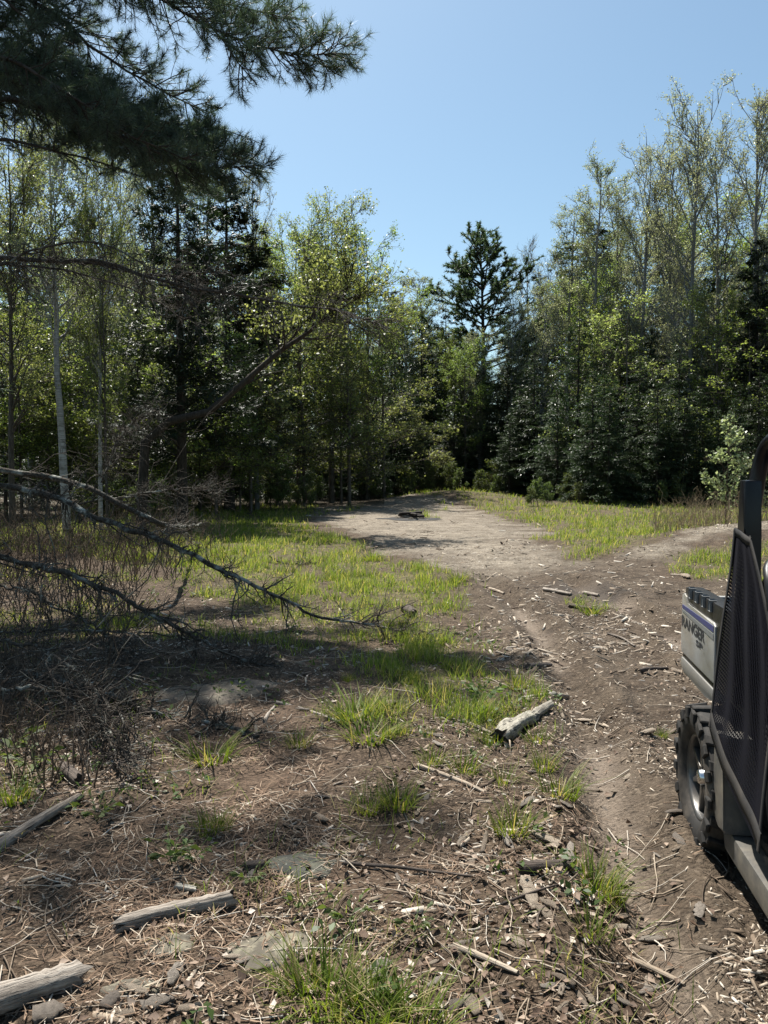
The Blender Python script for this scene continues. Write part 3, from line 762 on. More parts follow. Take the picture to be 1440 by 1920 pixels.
# low leafy growth along the foot of the woods
for k in range(58):
    px = 150 + (k + rng.uniform(0, 1)) * 1330 / 58
    dep = (30 + rng.uniform(0, 5)) if px < 620 else (38.5 + rng.uniform(0, 3) if px < 960 else 31.2 + rng.uniform(0, 3))
    if px < 330: dep = 22 + rng.uniform(0, 5)
    x = (px - 720) / FPX * dep
    plant(SHRUB[k % 2], x, dep, rng.uniform(0.6, 1.7) if px < 960 else rng.uniform(0.45, 1.2), rng.uniform(0, 6), 'low leafy shrub in the shade along the foot of the wood', 'shrubs along the foot of the wood', 1.1)
b = at(893, 926); plant(SHRUB[2], b.x, b.y - 0.6, 1.35, 0.4, 'bright yellow green bush on the mound at the far end', None, 1.1)
b = at(945, 935); plant(SHRUB[0], b.x, b.y, 0.9, 2.4, 'dull green bush just right of the bright bush on the mound', None, 1.4)
b = at(840, 922); plant(SHRUB[1], b.x, b.y - 0.3, 0.6, 2.0, 'low green bush just left of the bright bush on the mound', None, 1.8)
# ------------------------------------------------------------------ the big pine whose boughs hang into the picture
M_NEARBARK = bark_mat('pine_bough_bark', (0.022, 0.018, 0.015), (0.085, 0.07, 0.06), (6, 6, 6), strength=0.4)
M_LICHEN = bark_mat('lichened_dead_wood', (0.022, 0.018, 0.014), (0.10, 0.085, 0.068), (14, 14, 14), (0.34, 0.35, 0.31), 0.25, 0.8)
M_DEAD = bark_mat('dead_limb_bark', (0.026, 0.021, 0.017), (0.105, 0.088, 0.073), (14, 14, 14), (0.26, 0.26, 0.22), 0.05, 0.5)
L_NEAR = leaf_mat('long_pine_needle', [(0.0, (0.045, 0.062, 0.050)), (0.6, (0.08, 0.105, 0.08)), (1.0, (0.14, 0.165, 0.12))], 0.36, (1.3, 1.5, 0.8), 0.45)

def smooth_line(pts, n):
    P = np.array(pts, float); s = np.concatenate([[0], np.cumsum(np.linalg.norm(np.diff(P, axis=0), axis=1))])
    t = np.linspace(0, s[-1], n); out = np.stack([np.interp(t, s, P[:, k]) for k in range(3)], 1)
    for _ in range(2):
        out[1:-1] = 0.25 * out[:-2] + 0.5 * out[1:-1] + 0.25 * out[2:]
    return out

def wiggle(rng, P, amp):
    w = rng.normal(size=P.shape) * amp; w[0] = 0
    return P + w

def big_pine():
    rng = np.random.default_rng(3)
    base = Vector((-7.2, 9.6, H1(-7.2, 9.6)))
    root = link('white_pine_tree', None, loc=base)
    tag(root, 'big white pine beside the track, its dark boughs hanging in at the upper left', 'tree')
    b = np.array(base)
    h = 19.0
    T = trunk_line(rng, h, 14, 0.003); G = Geo(); tubes(G, T, taper(1, 14, 0.30, 0.04), 12)
    link('trunk', G.mesh('big_pine_trunk', M_BARK, True), root)
    def P(*pp): return [tuple(at_depth(px, py, d)) for px, py, d in pp]
    live = [
        (P((60, -8, 9.4), (125, 45, 9.4), (190, 105, 9.5), (250, 140, 9.5), (310, 172, 9.5), (390, 215, 9.6)), 0.036, 80, 0.65, 3.3),
        (P((-20, -40, 9.0), (30, 20, 9.0), (95, 70, 9.1), (150, 150, 9.2), (230, 220, 9.2)), 0.03, 80, 0.6, 3.3),
        (P((0, -180, 9.6), (150, -95, 9.6), (250, -40, 9.6), (330, 20, 9.6), (400, 52, 9.5), (470, 84, 9.5), (540, 106, 9.5), (590, 110, 9.5), (632, 102, 9.5)), 0.036, 210, 0.68, 3.0),
        (P((60, -130, 9.9), (250, -60, 9.9), (360, -12, 9.9), (450, 18, 9.9), (545, 34, 9.9)), 0.03, 150, 0.6, 3.0),
        (P((200, -120, 9.2), (300, -40, 9.2), (390, 40, 9.2), (440, 110, 9.2), (480, 160, 9.2)), 0.024, 70, 0.6, 3.2),
        (P((0, 130, 9.4), (70, 140, 9.4), (130, 165, 9.4), (200, 205, 9.4), (260, 235, 9.4), (350, 250, 9.4), (440, 290, 9.4)), 0.042, 160, 0.55, 4.0),
        (P((0, 183, 9.0), (60, 192, 9.0), (130, 215, 9.0), (200, 238, 9.0), (260, 268, 9.0), (330, 312, 9.0), (400, 322, 9.1), (468, 312, 9.1)), 0.045, 170, 0.6, 4.0),
        (P((0, 150, 9.8), (90, 190, 9.8), (180, 230, 9.8), (270, 290, 9.8), (330, 330, 9.8), (380, 345, 9.8)), 0.036, 140, 0.5, 4.0),
        (P((0, 60, 9.5), (60, 100, 9.5), (130, 160, 9.5), (220, 200, 9.5), (320, 260, 9.4), (400, 275, 9.4)), 0.03, 130, 0.5, 4.0),
        (P((0, 253, 8.7), (50, 270, 8.7), (100, 285, 8.7), (185, 300, 8.7), (262, 332, 8.7)), 0.032, 24, 0.45, 2.2),
    ]
    live += [
        (P((0, 40, 11.6), (100, 120, 11.8), (200, 200, 12.0), (300, 270, 12.2), (390, 330, 12.3)), 0.04, 120, 0.65, 2.6),
        (P((-40, 120, 11.2), (80, 190, 11.3), (180, 250, 11.4), (280, 320, 11.5), (350, 360, 11.6)), 0.04, 120, 0.65, 2.6),
        (P((0, -60, 12.4), (120, 20, 12.6), (240, 110, 12.8), (330, 190, 13.0)), 0.04, 90, 0.65, 2.2),
        (P((0, 90, 8.2), (90, 150, 8.2), (180, 215, 8.2), (270, 270, 8.3), (350, 300, 8.4)), 0.035, 90, 0.5, 2.8),
    ]
    # unseen upper boughs of the same tree, added and angled for the shade they cast
    for k in range(11):
        az = [0.5, 0.2, -1.3, -1.0, 0.9, -1.7, 0.3, 1.5, -1.5, 0.02, -0.16][k]; z0 = 8.6 + k * 1.0 if k < 9 else (7.7, 8.6)[k - 9]; L = 5.6 - 0.32 * k if k < 9 else 4.4
        pts = [(base.x + math.cos(az) * L * f, base.y + math.sin(az) * L * f, z0 + 0.5 * f * L * 0.3) for f in (0.05, 0.3, 0.55, 0.8, 1.0)]
        live.append((pts, 0.045, 80, 0.6, 3.2))
    for pts, r, nsub, sublen, dens in live:
        p0 = np.array(pts[0])
        zt = max(1.5, p0[2] - 0.12 * np.hypot(*(p0[:2] - b[:2])) + 0.9 * (p0[2] > 7) )
        start = (b[0], b[1], min(zt, h - 1))
        full = [start] + list(pts) if np.hypot(*(p0[:2] - b[:2])) > 0.8 else list(pts)
        Lm = wiggle(rng, smooth_line(full, 22), 0.012) - b
        G = Geo(); n = len(Lm)
        tubes(G, Lm[None], np.linspace(r * 1.25, 0.006, n)[None], 7)
        f0 = 0.30
        S1, t1, _ = children(rng, Lm[None], nsub, f0, 1.0, (30, 70), lambda t: sublen * (1.25 - 0.75 * t), 5, 0.15, 0.10, 0.35)
        tubes(G, S1, taper(nsub, 5, 0.009, 0.004), 4)
        n2 = nsub * 3
        S2, t2, _ = children(rng, S1, n2, 0.25, 1.0, (25, 60), lambda t: sublen * 0.42 * (1.15 - 0.5 * t), 4, 0.2, 0.12, 0.25)
        tubes(G, S2, taper(n2, 4, 0.0045, 0.003), 3)
        limb = link('limb', G.mesh('pine_limb', M_NEARBARK, True), root)
        C = Geo()
        nt_ = int(nsub * dens)
        c1, g1 = sample_on(S2, np.arange(n2), np.full(n2, 0.97))
        c2, g2 = sample_on(S1, np.arange(nsub), np.full(nsub, 0.97))
        c3, g3 = sample_on(S2, rng.integers(0, n2, nt_), rng.uniform(0.35, 0.95, nt_))
        tip, gt = sample_on(Lm[None], np.zeros(12, int), np.linspace(0.72, 0.998, 12))
        c = np.concatenate([c1, c2, c3, tip]); g = np.concatenate([g1, g2, g3, gt])
        tufts(C, rng, c, g, 24, 0.125, 0.0044, 0.55)
        link('needles', C.mesh('pine_needles', L_NEAR), limb)
    # thin bare tip reaching out over the open sky
    G = Geo()
    tip = smooth_line(P((180, 215, 9.3), (290, 222, 9.3), (330, 236, 9.3), (380, 232, 9.3), (430, 247, 9.3), (465, 258, 9.3), (496, 272, 9.3)), 14) - b
    tubes(G, tip[None], np.linspace(0.012, 0.004, 14)[None], 5)
    link('bare_twig', G.mesh('pine_bare_twig', M_NEARBARK, True), root)
    # dead lower limbs, grey and hung with fine bare twigs
    dead = [
        (P((0, 489, 9.2), (60, 488, 9.2), (110, 485, 9.2), (210, 491, 9.2), (270, 515, 9.2), (330, 540, 9.2), (440, 552, 9.2), (500, 560, 9.2), (590, 575, 9.2), (650, 583, 9.2), (712, 610, 9.2)), 0.036, 130),
        (P((-40, 520, 8.9), (20, 488, 8.9), (60, 468, 8.9), (130, 452, 8.9), (190, 452, 8.9), (240, 470, 8.9), (280, 500, 8.9)), 0.022, 60),
        (P((150, 487, 9.5), (240, 508, 9.5), (300, 518, 9.5), (400, 510, 9.5), (440, 516, 9.5)), 0.018, 50),
        (P((0, 497, 9.7), (90, 500, 9.7), (180, 520, 9.7), (260, 545, 9.7), (330, 590, 9.7)), 0.022, 60),
        (P((300, 533, 9.1), (335, 540, 9.1), (350, 552, 9.1), (345, 570, 9.1), (332, 586, 9.1), (315, 592, 9.1)), 0.016, 8),
    ]
    for pts, r, nt_ in dead:
        p0 = np.array(pts[0]); start = (b[0], b[1], p0[2] + 0.5)
        full = ([start] if p0[0] < -4 else []) + list(pts)
        Lm = wiggle(rng, smooth_line(full, 24), 0.012) - b
        G = Geo(); tubes(G, Lm[None], np.linspace(r * 1.2, 0.007, 24)[None], 7)
        S1, t1, _ = children(rng, Lm[None], nt_, 0.28, 1.0, (35, 85), lambda t: 0.62 * (1.1 - 0.5 * t), 6, -0.75, 0.16, 0.3)
        tubes(G, S1, taper(nt_, 6, 0.0062, 0.0022), 4)
        S2, _, _ = children(rng, S1, nt_ * 5, 0.15, 1, (30, 75), 0.24, 4, -0.4, 0.2, 0.1)
        tubes(G, S2, taper(nt_ * 5, 4, 0.0032, 0.0016), 3)
        link('dead_limb', G.mesh('pine_dead_limb', M_DEAD, True), root)
big_pine()

# trees beside the track just outside the left edge, whose shade falls into the picture
plant(HEML[0], -10.2, 13.6, 10.5, 1.0, 'dark hemlock just outside the left edge behind the fallen branches', 'hemlocks beside the track', 1.2)
plant(HEML[1], -6.4, 5.6, 8.0, 2.2, 'dark hemlock beside the track left of the grey logs', 'hemlocks beside the track', 1.1)
plant(MAPLE[1], -7.6, 7.6, 12.0, 2.2, 'green maple left of the track beyond the picture edge')

# ------------------------------------------------------------------ fallen dead branches with side twigs
def fallen(name, pts, r0, r1, ntw, twl, label, seed, mat=None, group='fallen dead branches on the left', up=(-0.2), ang=(20, 85), nfine=5):
    r0 *= 0.8; rng = np.random.default_rng(seed)
    P = np.array([tuple(p) for p in pts]); o = P[-1].copy(); o[2] = H1(o[0], o[1])
    L = smooth_line(P, 60)
    kn = np.cumsum(rng.normal(size=(60, 3)) * (rng.random((60, 1)) < 0.22) * 0.018, 0); L = wiggle(rng, L + kn - np.linspace(0, 1, 60)[:, None] * kn[-1], 0.005) - o
    root = link(name, None, loc=o)
    G = Geo(); tubes(G, L[None], (np.linspace(r0, r1, 60) * (0.8 + 0.16 * np.abs(rng.normal(size=60))))[None], 9, True)
    link('stem', G.mesh(name + '_stem', mat or M_LICHEN, True), root)
    G = Geo()
    ntw = int(ntw * 1.5)
    S1, t1, _ = children(rng, L[None], ntw, 0.04, 1.0, ang, lambda t: twl * (1.1 - 0.45 * t) * rng.lognormal(-0.35, 0.55, len(t)), 6, up, 0.30, 0.0)
    S1[:, :, 2] = np.maximum(S1[:, :, 2], H(S1[:, :, 0] + o[0], S1[:, :, 1] + o[1]) - o[2] + 0.004)
    tubes(G, S1, taper(ntw, 6, min(0.008, r0 * 0.28), 0.002), 4)
    ST, ts_, _ = children(rng, L[None], 16, 0.05, 0.9, (40, 85), 0.09, 3, 0.1, 0.1); tubes(G, ST, taper(16, 3, r0 * 0.30, r0 * 0.16), 5)
    if nfine:
        S2, _, _ = children(rng, S1, ntw * nfine, 0.15, 1, (30, 75), twl * 0.4, 4, -0.1, 0.2, 0.1)
        S2[:, :, 2] = np.maximum(S2[:, :, 2], H(S2[:, :, 0] + o[0], S2[:, :, 1] + o[1]) - o[2] + 0.003)
        tubes(G, S2, taper(ntw * nfine, 4, 0.003, 0.0014), 3)
    tag(link('side_twigs', G.mesh(name + '_twigs', M_DEAD, True), root), kind='stuff')
    return tag(root, label, 'fallen branch', group)

fallen('fallen_branch', [at_depth(-160, 880, 7.9), at_depth(0, 916, 7.8), at_depth(70, 928, 7.7), at_depth(110, 942, 7.65), at_depth(200, 985, 7.5), at_depth(330, 1036, 7.4), at_depth(430, 1090, 7.3), at_depth(520, 1128, 7.25), at_depth(590, 1160, 7.2), at_depth(690, 1172, 7.3), at(800, 1204, 0.05)],
       0.055, 0.008, 90, 0.5, 'longest lichened dead branch sloping down from the left edge into the grass', 51)
fallen('fallen_branch', [at_depth(-120, 855, 9.6), at_depth(0, 880, 9.6), at_depth(85, 889, 9.6), at_depth(150, 900, 9.6), at_depth(200, 920, 9.5), at_depth(240, 946, 9.5), at_depth(310, 976, 9.5), at(385, 1003, 0.25)],
       0.05, 0.02, 60, 0.55, 'upper dead branch sloping behind the longest one above the lit grass', 52)
fallen('fallen_branch', [at_depth(-80, 1035, 6.2), at_depth(0, 1048, 6.2), at_depth(70, 1062, 6.2), at_depth(150, 1085, 6.15), at_depth(220, 1118, 6.1), at_depth(300, 1158, 6.1), at_depth(360, 1190, 6.1), at(420, 1232, 0.03), at(482, 1250, 0.03)],
       0.034, 0.012, 60, 0.4, 'lower thin dead branch drooping into the shade under the longest one', 53)
fallen('fallen_branch', [at(50, 1285, 0.10), at(110, 1305, 0.08), at(200, 1325, 0.06), at(300, 1350, 0.04), at(390, 1366, 0.03), at(486, 1388, 0.02)],
       0.04, 0.012, 40, 0.35, 'pale broken branch lying in the shade above the grass tuft', 54, up=0.1)
fallen('fallen_branch', [at(-60, 1235, 0.15), at(70, 1280, 0.2), at(140, 1320, 0.2), at(200, 1365, 0.15), at(250, 1420, 0.05)],
       0.022, 0.006, 46, 0.45, 'tangled dead bough with many bare twigs in the shade at the left', 55, up=0.2)
fallen('fallen_branch', [at(-40, 1240, 0.22), at(120, 1243, 0.24), at(300, 1240, 0.2), at(420, 1244, 0.1)],
       0.012, 0.005, 16, 0.25, 'thin straight dead stick lying level across the shade at the left', 56, up=0.0)
fallen('fallen_branch', [at(505, 1055, 0.12), at(530, 1058, 0.05), at(560, 1060, 0.04), at(600, 1058, 0.03)],
       0.022, 0.008, 14, 0.4, 'small bleached branch lying in the lit grass', 57, up=0.4, nfine=2)
fallen('fallen_branch', [at_depth(190, 905, 15), at_depth(205, 870, 15), at_depth(215, 835, 15), at_depth(235, 800, 15), at_depth(290, 775, 15), at_depth(310, 765, 15)],
       0.03, 0.008, 70, 0.75, 'upended dead tree top with curled bare twigs before the dark wood', 58, up=-0.5)
fallen('fallen_branch', [at_depth(210, 935, 14), at_depth(280, 925, 14), at_depth(350, 918, 14.2), at_depth(420, 925, 14.5)],
       0.03, 0.012, 50, 0.7, 'grey dead branch lying low before the dark wood at the left', 59, up=0.1)

fallen('fallen_branch', [at(-60, 1150, 0.35), at(60, 1175, 0.4), at(150, 1210, 0.3), at(260, 1265, 0.12)],
       0.02, 0.006, 60, 0.5, 'dark twiggy bough lying in the shade under the thin drooping branch', 60, up=0.3)
fallen('fallen_branch', [at(-40, 1330, 0.15), at(70, 1350, 0.22), at(170, 1400, 0.15), at(240, 1470, 0.04)],
       0.018, 0.005, 50, 0.4, 'dark twiggy bough lying above the tapering grey log', 61, up=0.3)
# dry upright stalks and brush
def stalks(name, box, K, hgt, label_kind, seed, mat):
    rng = np.random.default_rng(seed)
    px = rng.uniform(box[0], box[1], K); py = rng.uniform(box[2], box[3], K)
    xy = np.array([flat(a, b) for a, b in zip(px, py)])
    z = H(xy[:, 0], xy[:, 1])
    P = np.zeros((K, 5, 3)); P[:, 0] = np.stack([xy[:, 0], xy[:, 1], z - 0.02], 1)
    D = norm(np.stack([rng.normal(size=K) * 0.3, rng.normal(size=K) * 0.3, np.ones(K)], 1)); L = hgt * rng.uniform(0.5, 1.25, K)
    for k in range(1, 5):
        D = norm(D + rng.normal(size=(K, 3)) * 0.13); P[:, k] = P[:, k - 1] + D * (L / 4)[:, None]
    G = Geo(); tubes(G, P, taper(K, 5, 0.0062 , 0.002), 4)
    S, _, _ = children(rng, P, K * 3, 0.3, 1, (25, 60), hgt * 0.28, 4, 0.3, 0.12)
    tubes(G, S, taper(K * 3, 4, 0.0032, 0.0015), 3)
    return tag(link(name, G.mesh(name, mat, True)), kind='stuff')
M_STALK = bark_mat('dry_stalk', (0.05, 0.035, 0.025), (0.17, 0.125, 0.09), (8, 8, 3), strength=0.2)
M_STRAW = bark_mat('dry_straw', (0.16, 0.115, 0.07), (0.36, 0.28, 0.17), (8, 8, 3), strength=0.2)
stalks('dry_stalks', (-60, 330, 1010, 1085), 420, 0.95, '', 5, M_STALK)
stalks('dry_stalks', (-60, 420, 985, 1060), 260, 0.7, '', 6, M_STALK)
stalks('dry_stalks', (-60, 260, 1060, 1180), 260, 0.55, '', 9, M_STALK)
stalks('dry_stalks', (-60, 200, 1200, 1480), 160, 0.3, '', 10, M_STALK)
stalks('dry_brush', (1225, 1440, 985, 1032), 260, 0.7, '', 7, M_STRAW)
stalks('dry_brush', (1270, 1420, 975, 1020), 60, 1.0, '', 8, M_STRAW)
PALEBUSH = deciduous('leafy_bush', 141, 2.2, 0.02, 0.05, 0.34, 16, 70, 300, 900, 0.085, M_TWIG, L_PALE, (20, 50), 0.6, leaf_jit=0.03, cat='shrub', profile='vase')
b = Vector(((1362 - 720) / FPX * 17.0, 17.0, 0))
plant(PALEBUSH, b.x, 17.0, 2.1, 0.3, 'pale leafy bush standing beside the vehicle roll bar')
plant(PALEBUSH, b.x + 1.0, 17.8, 1.7, 2.3, 'pale leafy bush half hidden behind the vehicle roll bar')
# ------------------------------------------------------------------ grass, litter, chips (what nobody could count)
G_GRASS = leaf_mat('grass_blade', [(0.0, (0.085, 0.135, 0.024)), (0.40, (0.15, 0.205, 0.040)), (0.74, (0.215, 0.25, 0.062)), (0.86, (0.30, 0.265, 0.12)), (1.0, (0.38, 0.32, 0.18))], 0.45, (1.5, 1.5, 0.7), 0.6, False, 0.12)
G_TUFT = leaf_mat('tuft_blade', [(0.0, (0.06, 0.10, 0.014)), (0.5, (0.11, 0.155, 0.026)), (0.76, (0.18, 0.21, 0.05)), (0.86, (0.28, 0.25, 0.10)), (1.0, (0.38, 0.31, 0.18))], 0.45, (1.5, 1.45, 0.6), 0.5, False, 0.15)

def blades(G, rng, base, h, w, lean, seg=3, curve=0.6, outdir=None):
    K = len(base)
    az = rng.uniform(0, 2 * PI, K)
    d = np.stack([np.cos(az), np.sin(az)], 1) if outdir is None else norm(outdir + rng.normal(size=(K, 2)) * 0.45)
    side = np.stack([-d[:, 1], d[:, 0], np.zeros(K)], 1)
    ln = np.abs(lean * rng.normal(1, 0.45, K))
    cols = []
    for k in range(seg + 1):
        f = k / seg
        out = h * (ln * f * 0.6 + curve * ln * f * f)
        up = h * (f - 0.35 * np.minimum(ln, 1.2) * f * f)
        c = np.stack([base[:, 0] + d[:, 0] * out, base[:, 1] + d[:, 1] * out, base[:, 2] + up], 1)
        ww = (w * (1 - f) ** 0.6 * 0.5)[:, None]
        if k < seg: cols += [c - side * ww, c + side * ww]
        else: cols += [c]
    V = np.stack(cols, 1); n = 2 * seg + 1
    off = (np.arange(K) * n)[:, None]
    Q = np.concatenate([off + np.array([[2 * k, 2 * k + 1, 2 * k + 3, 2 * k + 2]]) for k in range(seg - 1)], 0) if seg > 1 else None
    T = off + np.array([[2 * seg - 2, 2 * seg - 1, 2 * seg]])
    G.add(V.reshape(-1, 3), Q, T)

def cand(rng, N, y0, y1, power=1.0, wid=0.62, x0=-30, x1=18):
    """random ground points in the strip the view can reach, thinner with distance"""
    u = rng.random(N)
    y = y0 * (y1 / y0) ** u if power == 1 else y0 + (y1 - y0) * u
    x = (rng.random(N) * 2 - 1) * (wid * y + 0.6)
    k = (x > x0) & (x < x1)
    return x[k], y[k]

rng = np.random.default_rng(12)
G = Geo()
x, y = cand(rng, 420000, 3.0, 40, 1)
cl = fbm(x * 3.2, y * 3.2, 2, 14)
m = masks(x, y)
keep = rng.random(len(x)) < (m['grass'] ** 1.2) * (0.25 + 0.75 * sstep(0.30, 0.55, cl))
x, y = x[keep], y[keep]; cl = cl[keep]; gm = m['grass'][keep]
base = np.stack([x, y, H(x, y) - 0.01], 1)
h = (0.075 + 0.16 * sstep(0.4, 0.75, cl)) * rng.uniform(0.5, 1.3, len(x)) * (0.75 + 0.012 * y)
blades(G, rng, base, h, 0.0028 + 0.00075 * y * rng.uniform(0.7, 1.2, len(x)), 0.55, 2, 0.5)
tag(link('grass', G.mesh('grass', G_GRASS)), kind='stuff')
print('grass blades', len(x))

# short sparse blades among the litter nearby
G = Geo()
x, y = cand(rng, 26000, 2.0, 9, 1)
m = masks(x, y)
keep = rng.random(len(x)) < 0.30 * (1 - m['dirt']) * sstep(0.52, 0.66, fbm(x * 2.3, y * 2.3, 3, 19))
x, y = x[keep], y[keep]
blades(G, rng, np.stack([x, y, H(x, y) - 0.005], 1), rng.uniform(0.04, 0.14, len(x)), np.full(len(x), 0.004), 0.7, 3)
tag(link('sparse_grass', G.mesh('sparse_grass', G_GRASS)), kind='stuff')

def chip_mat(name, stops, rough=0.85):
    m, nt, bs = new_mat(name)
    c = ramp(nt, island(nt), stops)
    n = noise(nt, 120, 4, 0.6, coords(nt, 'Object'))
    c = mixc(nt, 1.0, c, ramp(nt, n, [(0.3, (0.7, 0.7, 0.7)), (0.7, (1.2, 1.2, 1.2))]), 'MULTIPLY')
    nt.links.new(c, bs.inputs['Base Color']); bs.inputs['Roughness'].default_value = rough
    bs.inputs['Specular IOR Level'].default_value = 0.3
    return m
M_CHIP = chip_mat('weathered_chips', [(0.0, (0.045, 0.031, 0.022)), (0.28, (0.12, 0.087, 0.060)), (0.5, (0.26, 0.205, 0.15)), (0.78, (0.38, 0.32, 0.25)), (1.0, (0.52, 0.47, 0.40))])
M_NEED = chip_mat('brown_needles', [(0.0, (0.07, 0.042, 0.027)), (0.5, (0.17, 0.108, 0.068)), (0.85, (0.29, 0.21, 0.145)), (1.0, (0.42, 0.36, 0.28))])
M_DLEAF = chip_mat('dead_leaves', [(0.0, (0.06, 0.038, 0.026)), (0.5, (0.15, 0.098, 0.066)), (0.85, (0.29, 0.22, 0.165)), (1.0, (0.46, 0.41, 0.35))], 0.7)

def chips(G, rng, x, y, L, W, Hh, tilt=0.22):
    K = len(x)
    yaw = rng.uniform(0, 2 * PI, K)
    d = np.stack([np.cos(yaw), np.sin(yaw), rng.normal(size=K) * tilt], 1); d = norm(d)
    s = norm(np.cross(np.array([0, 0, 1.0]) + rng.normal(size=(K, 3)) * tilt, d)); n = np.cross(d, s)
    c = np.stack([x, y, H(x, y) + Hh * 0.35 + np.abs(d[:, 2]) * L * 0.35], 1)
    L = L[:, None]; W = W[:, None]; Hh = Hh[:, None]
    e0 = rng.uniform(0.25, 0.5, (K, 1)); e1 = rng.uniform(0.05, 0.5, (K, 1)); sk = rng.uniform(-0.2, 0.2, (K, 1))
    V = [c - d * L * .5 - s * W * e0 - n * Hh * .5, c - d * L * (.5 + sk) + s * W * e0 - n * Hh * .5,
         c + d * L * .5 + s * W * e1 - n * Hh * .5, c + d * L * (.5 + sk) - s * W * e1 - n * Hh * .5,
         c - d * L * .5 - s * W * e0 * .8 + n * Hh * .5, c - d * L * (.47 + sk) + s * W * e0 * .8 + n * Hh * .5,
         c + d * L * .5 + s * W * e1 * .8 + n * Hh * .4, c + d * L * (.5 + sk) - s * W * e1 * .8 + n * Hh * .4]
    V = np.stack(V, 1).reshape(-1, 3); o = (np.arange(K) * 8)[:, None]
    Q = np.concatenate([o + np.array([f]) for f in ([4, 5, 6, 7], [0, 4, 7, 3], [1, 2, 6, 5], [0, 1, 5, 4], [2, 3, 7, 6])])
    G.add(V, Q)

rng = np.random.default_rng(31)
G = Geo()
def chip_field(N, y0, y1, lo, hi, power, keepf):
    x, y = cand(rng, N, y0, y1, power)
    m = masks(x, y)
    cl = fbm(x * 1.7, y * 1.7, 3, 23)
    k = rng.random(len(x)) < np.clip(keepf(x, y, m, cl), 0, 1)
    x, y = x[k], y[k]
    L = lo * (hi / lo) ** (rng.random(len(x)) ** 1.8)
    chips(G, rng, x, y, L, L * rng.uniform(0.10, 0.32, len(x)), L * rng.uniform(0.04, 0.12, len(x)) + 0.0015)
    return len(x)
f_near = lambda x, y, m, cl: (0.5 + 0.5 * m['dirt'] - 0.2 * m['needles']) * (0.08 + 1.1 * sstep(0.40, 0.60, cl)) * (1 - 0.5 * m['grass']) * (1 - 0.75 * m['rut'])
n1 = chip_field(95000, 1.9, 9.5, 0.009, 0.042, 1, f_near)
n2 = chip_field(3600, 2.0, 9.5, 0.04, 0.10, 1, f_near)
f_far = lambda x, y, m, cl: (0.15 + 0.75 * m['dirt'] + 0.2 * m['gravel']) * (0.2 + 0.9 * sstep(0.40, 0.6, cl)) * (1 - 0.8 * m['grass']) * (1 - m['wood']) * (1 - 0.6 * m['rut'])
n3 = chip_field(16000, 6, 17, 0.03, 0.14, 1, f_far)
n4 = chip_field(5000, 15, 38, 0.05, 0.22, 1, lambda x, y, m, cl: f_far(x, y, m, cl) * 0.6)
tag(link('wood_chips', G.mesh('wood_chips', M_CHIP)), kind='stuff')
print('chips', n1, n2, n3, n4)

G = Geo()
x, y = cand(rng, 56000, 1.9, 9.0, 1); m = masks(x, y)
k = rng.random(len(x)) < (0.22 + 0.75 * m['needles']) * (1 - 0.85 * m['dirt']) * sstep(0.25, 0.55, fbm(x * 2, y * 2, 3, 29)); x, y = x[k], y[k]; K = len(x)
yaw = rng.uniform(0, 2 * PI, K); L = rng.uniform(0.04, 0.10, K)
d = norm(np.stack([np.cos(yaw), np.sin(yaw), rng.normal(size=K) * 0.22], 1)); s = np.stack([-np.sin(yaw), np.cos(yaw), np.zeros(K)], 1)
c = np.stack([x, y, H(x, y) + 0.004 + np.abs(d[:, 2]) * L * 0.5 + rng.random(K) * 0.008], 1); bend = s * (rng.normal(size=K) * 0.12 * L)[:, None]
w = (0.0011 + 0.00022 * y)[:, None]; L = L[:, None]
V = np.stack([c - d * L * .5 - s * w, c - d * L * .5 + s * w, c + bend + s * w, c + bend - s * w, c + d * L * .5], 1)
o = (np.arange(K) * 5)[:, None]
G.add(V.reshape(-1, 3), o + np.array([[0, 1, 2, 3]]), o + np.array([[3, 2, 4]]))
tag(link('fallen_needles', G.mesh('fallen_needles', M_NEED)), kind='stuff')
print('needles', K)

G = Geo()
x, y = cand(rng, 18000, 1.9, 11, 1); m = masks(x, y)
k = rng.random(len(x)) < (0.55 - 0.35 * m['needles']) * (1 - 0.7 * m['dirt']) * (1 - 0.5 * m['grass']) * (0.2 + sstep(0.40, 0.62, fbm(x * 1.5, y * 1.5, 3, 37))); x, y = x[k], y[k]; K = len(x)
yaw = rng.uniform(0, 2 * PI, K); L = (rng.uniform(0.014, 0.038, K))[:, None]
d = norm(np.stack([np.cos(yaw), np.sin(yaw), rng.normal(size=K) * 0.35], 1)); s = norm(np.cross(np.array([0, 0, 1.0]) + rng.normal(size=(K, 3)) * 0.35, d)); n = np.cross(d, s)
c = np.stack([x, y, H(x, y) + 0.008 + rng.random(K) * 0.012], 1)
cu = L * rng.uniform(0.05, 0.4, (K, 1)); W = L * rng.uniform(0.3, 0.6, (K, 1))
V = np.stack([c - d * L * .5, c - d * L * .1 + s * W * .9 + n * cu, c + d * L * .1, c - d * L * .1 - s * W * .8 + n * cu * .8, c + d * L * .55 + n * cu * .5], 1)
o = (np.arange(K) * 5)[:, None]
G.add(V.reshape(-1, 3), None, np.concatenate([o + np.array([f]) for f in ([0, 2, 1], [0, 3, 2], [1, 2, 4], [2, 3, 4])]))
tag(link('dead_leaves', G.mesh('dead_leaves', M_DLEAF)), kind='stuff')

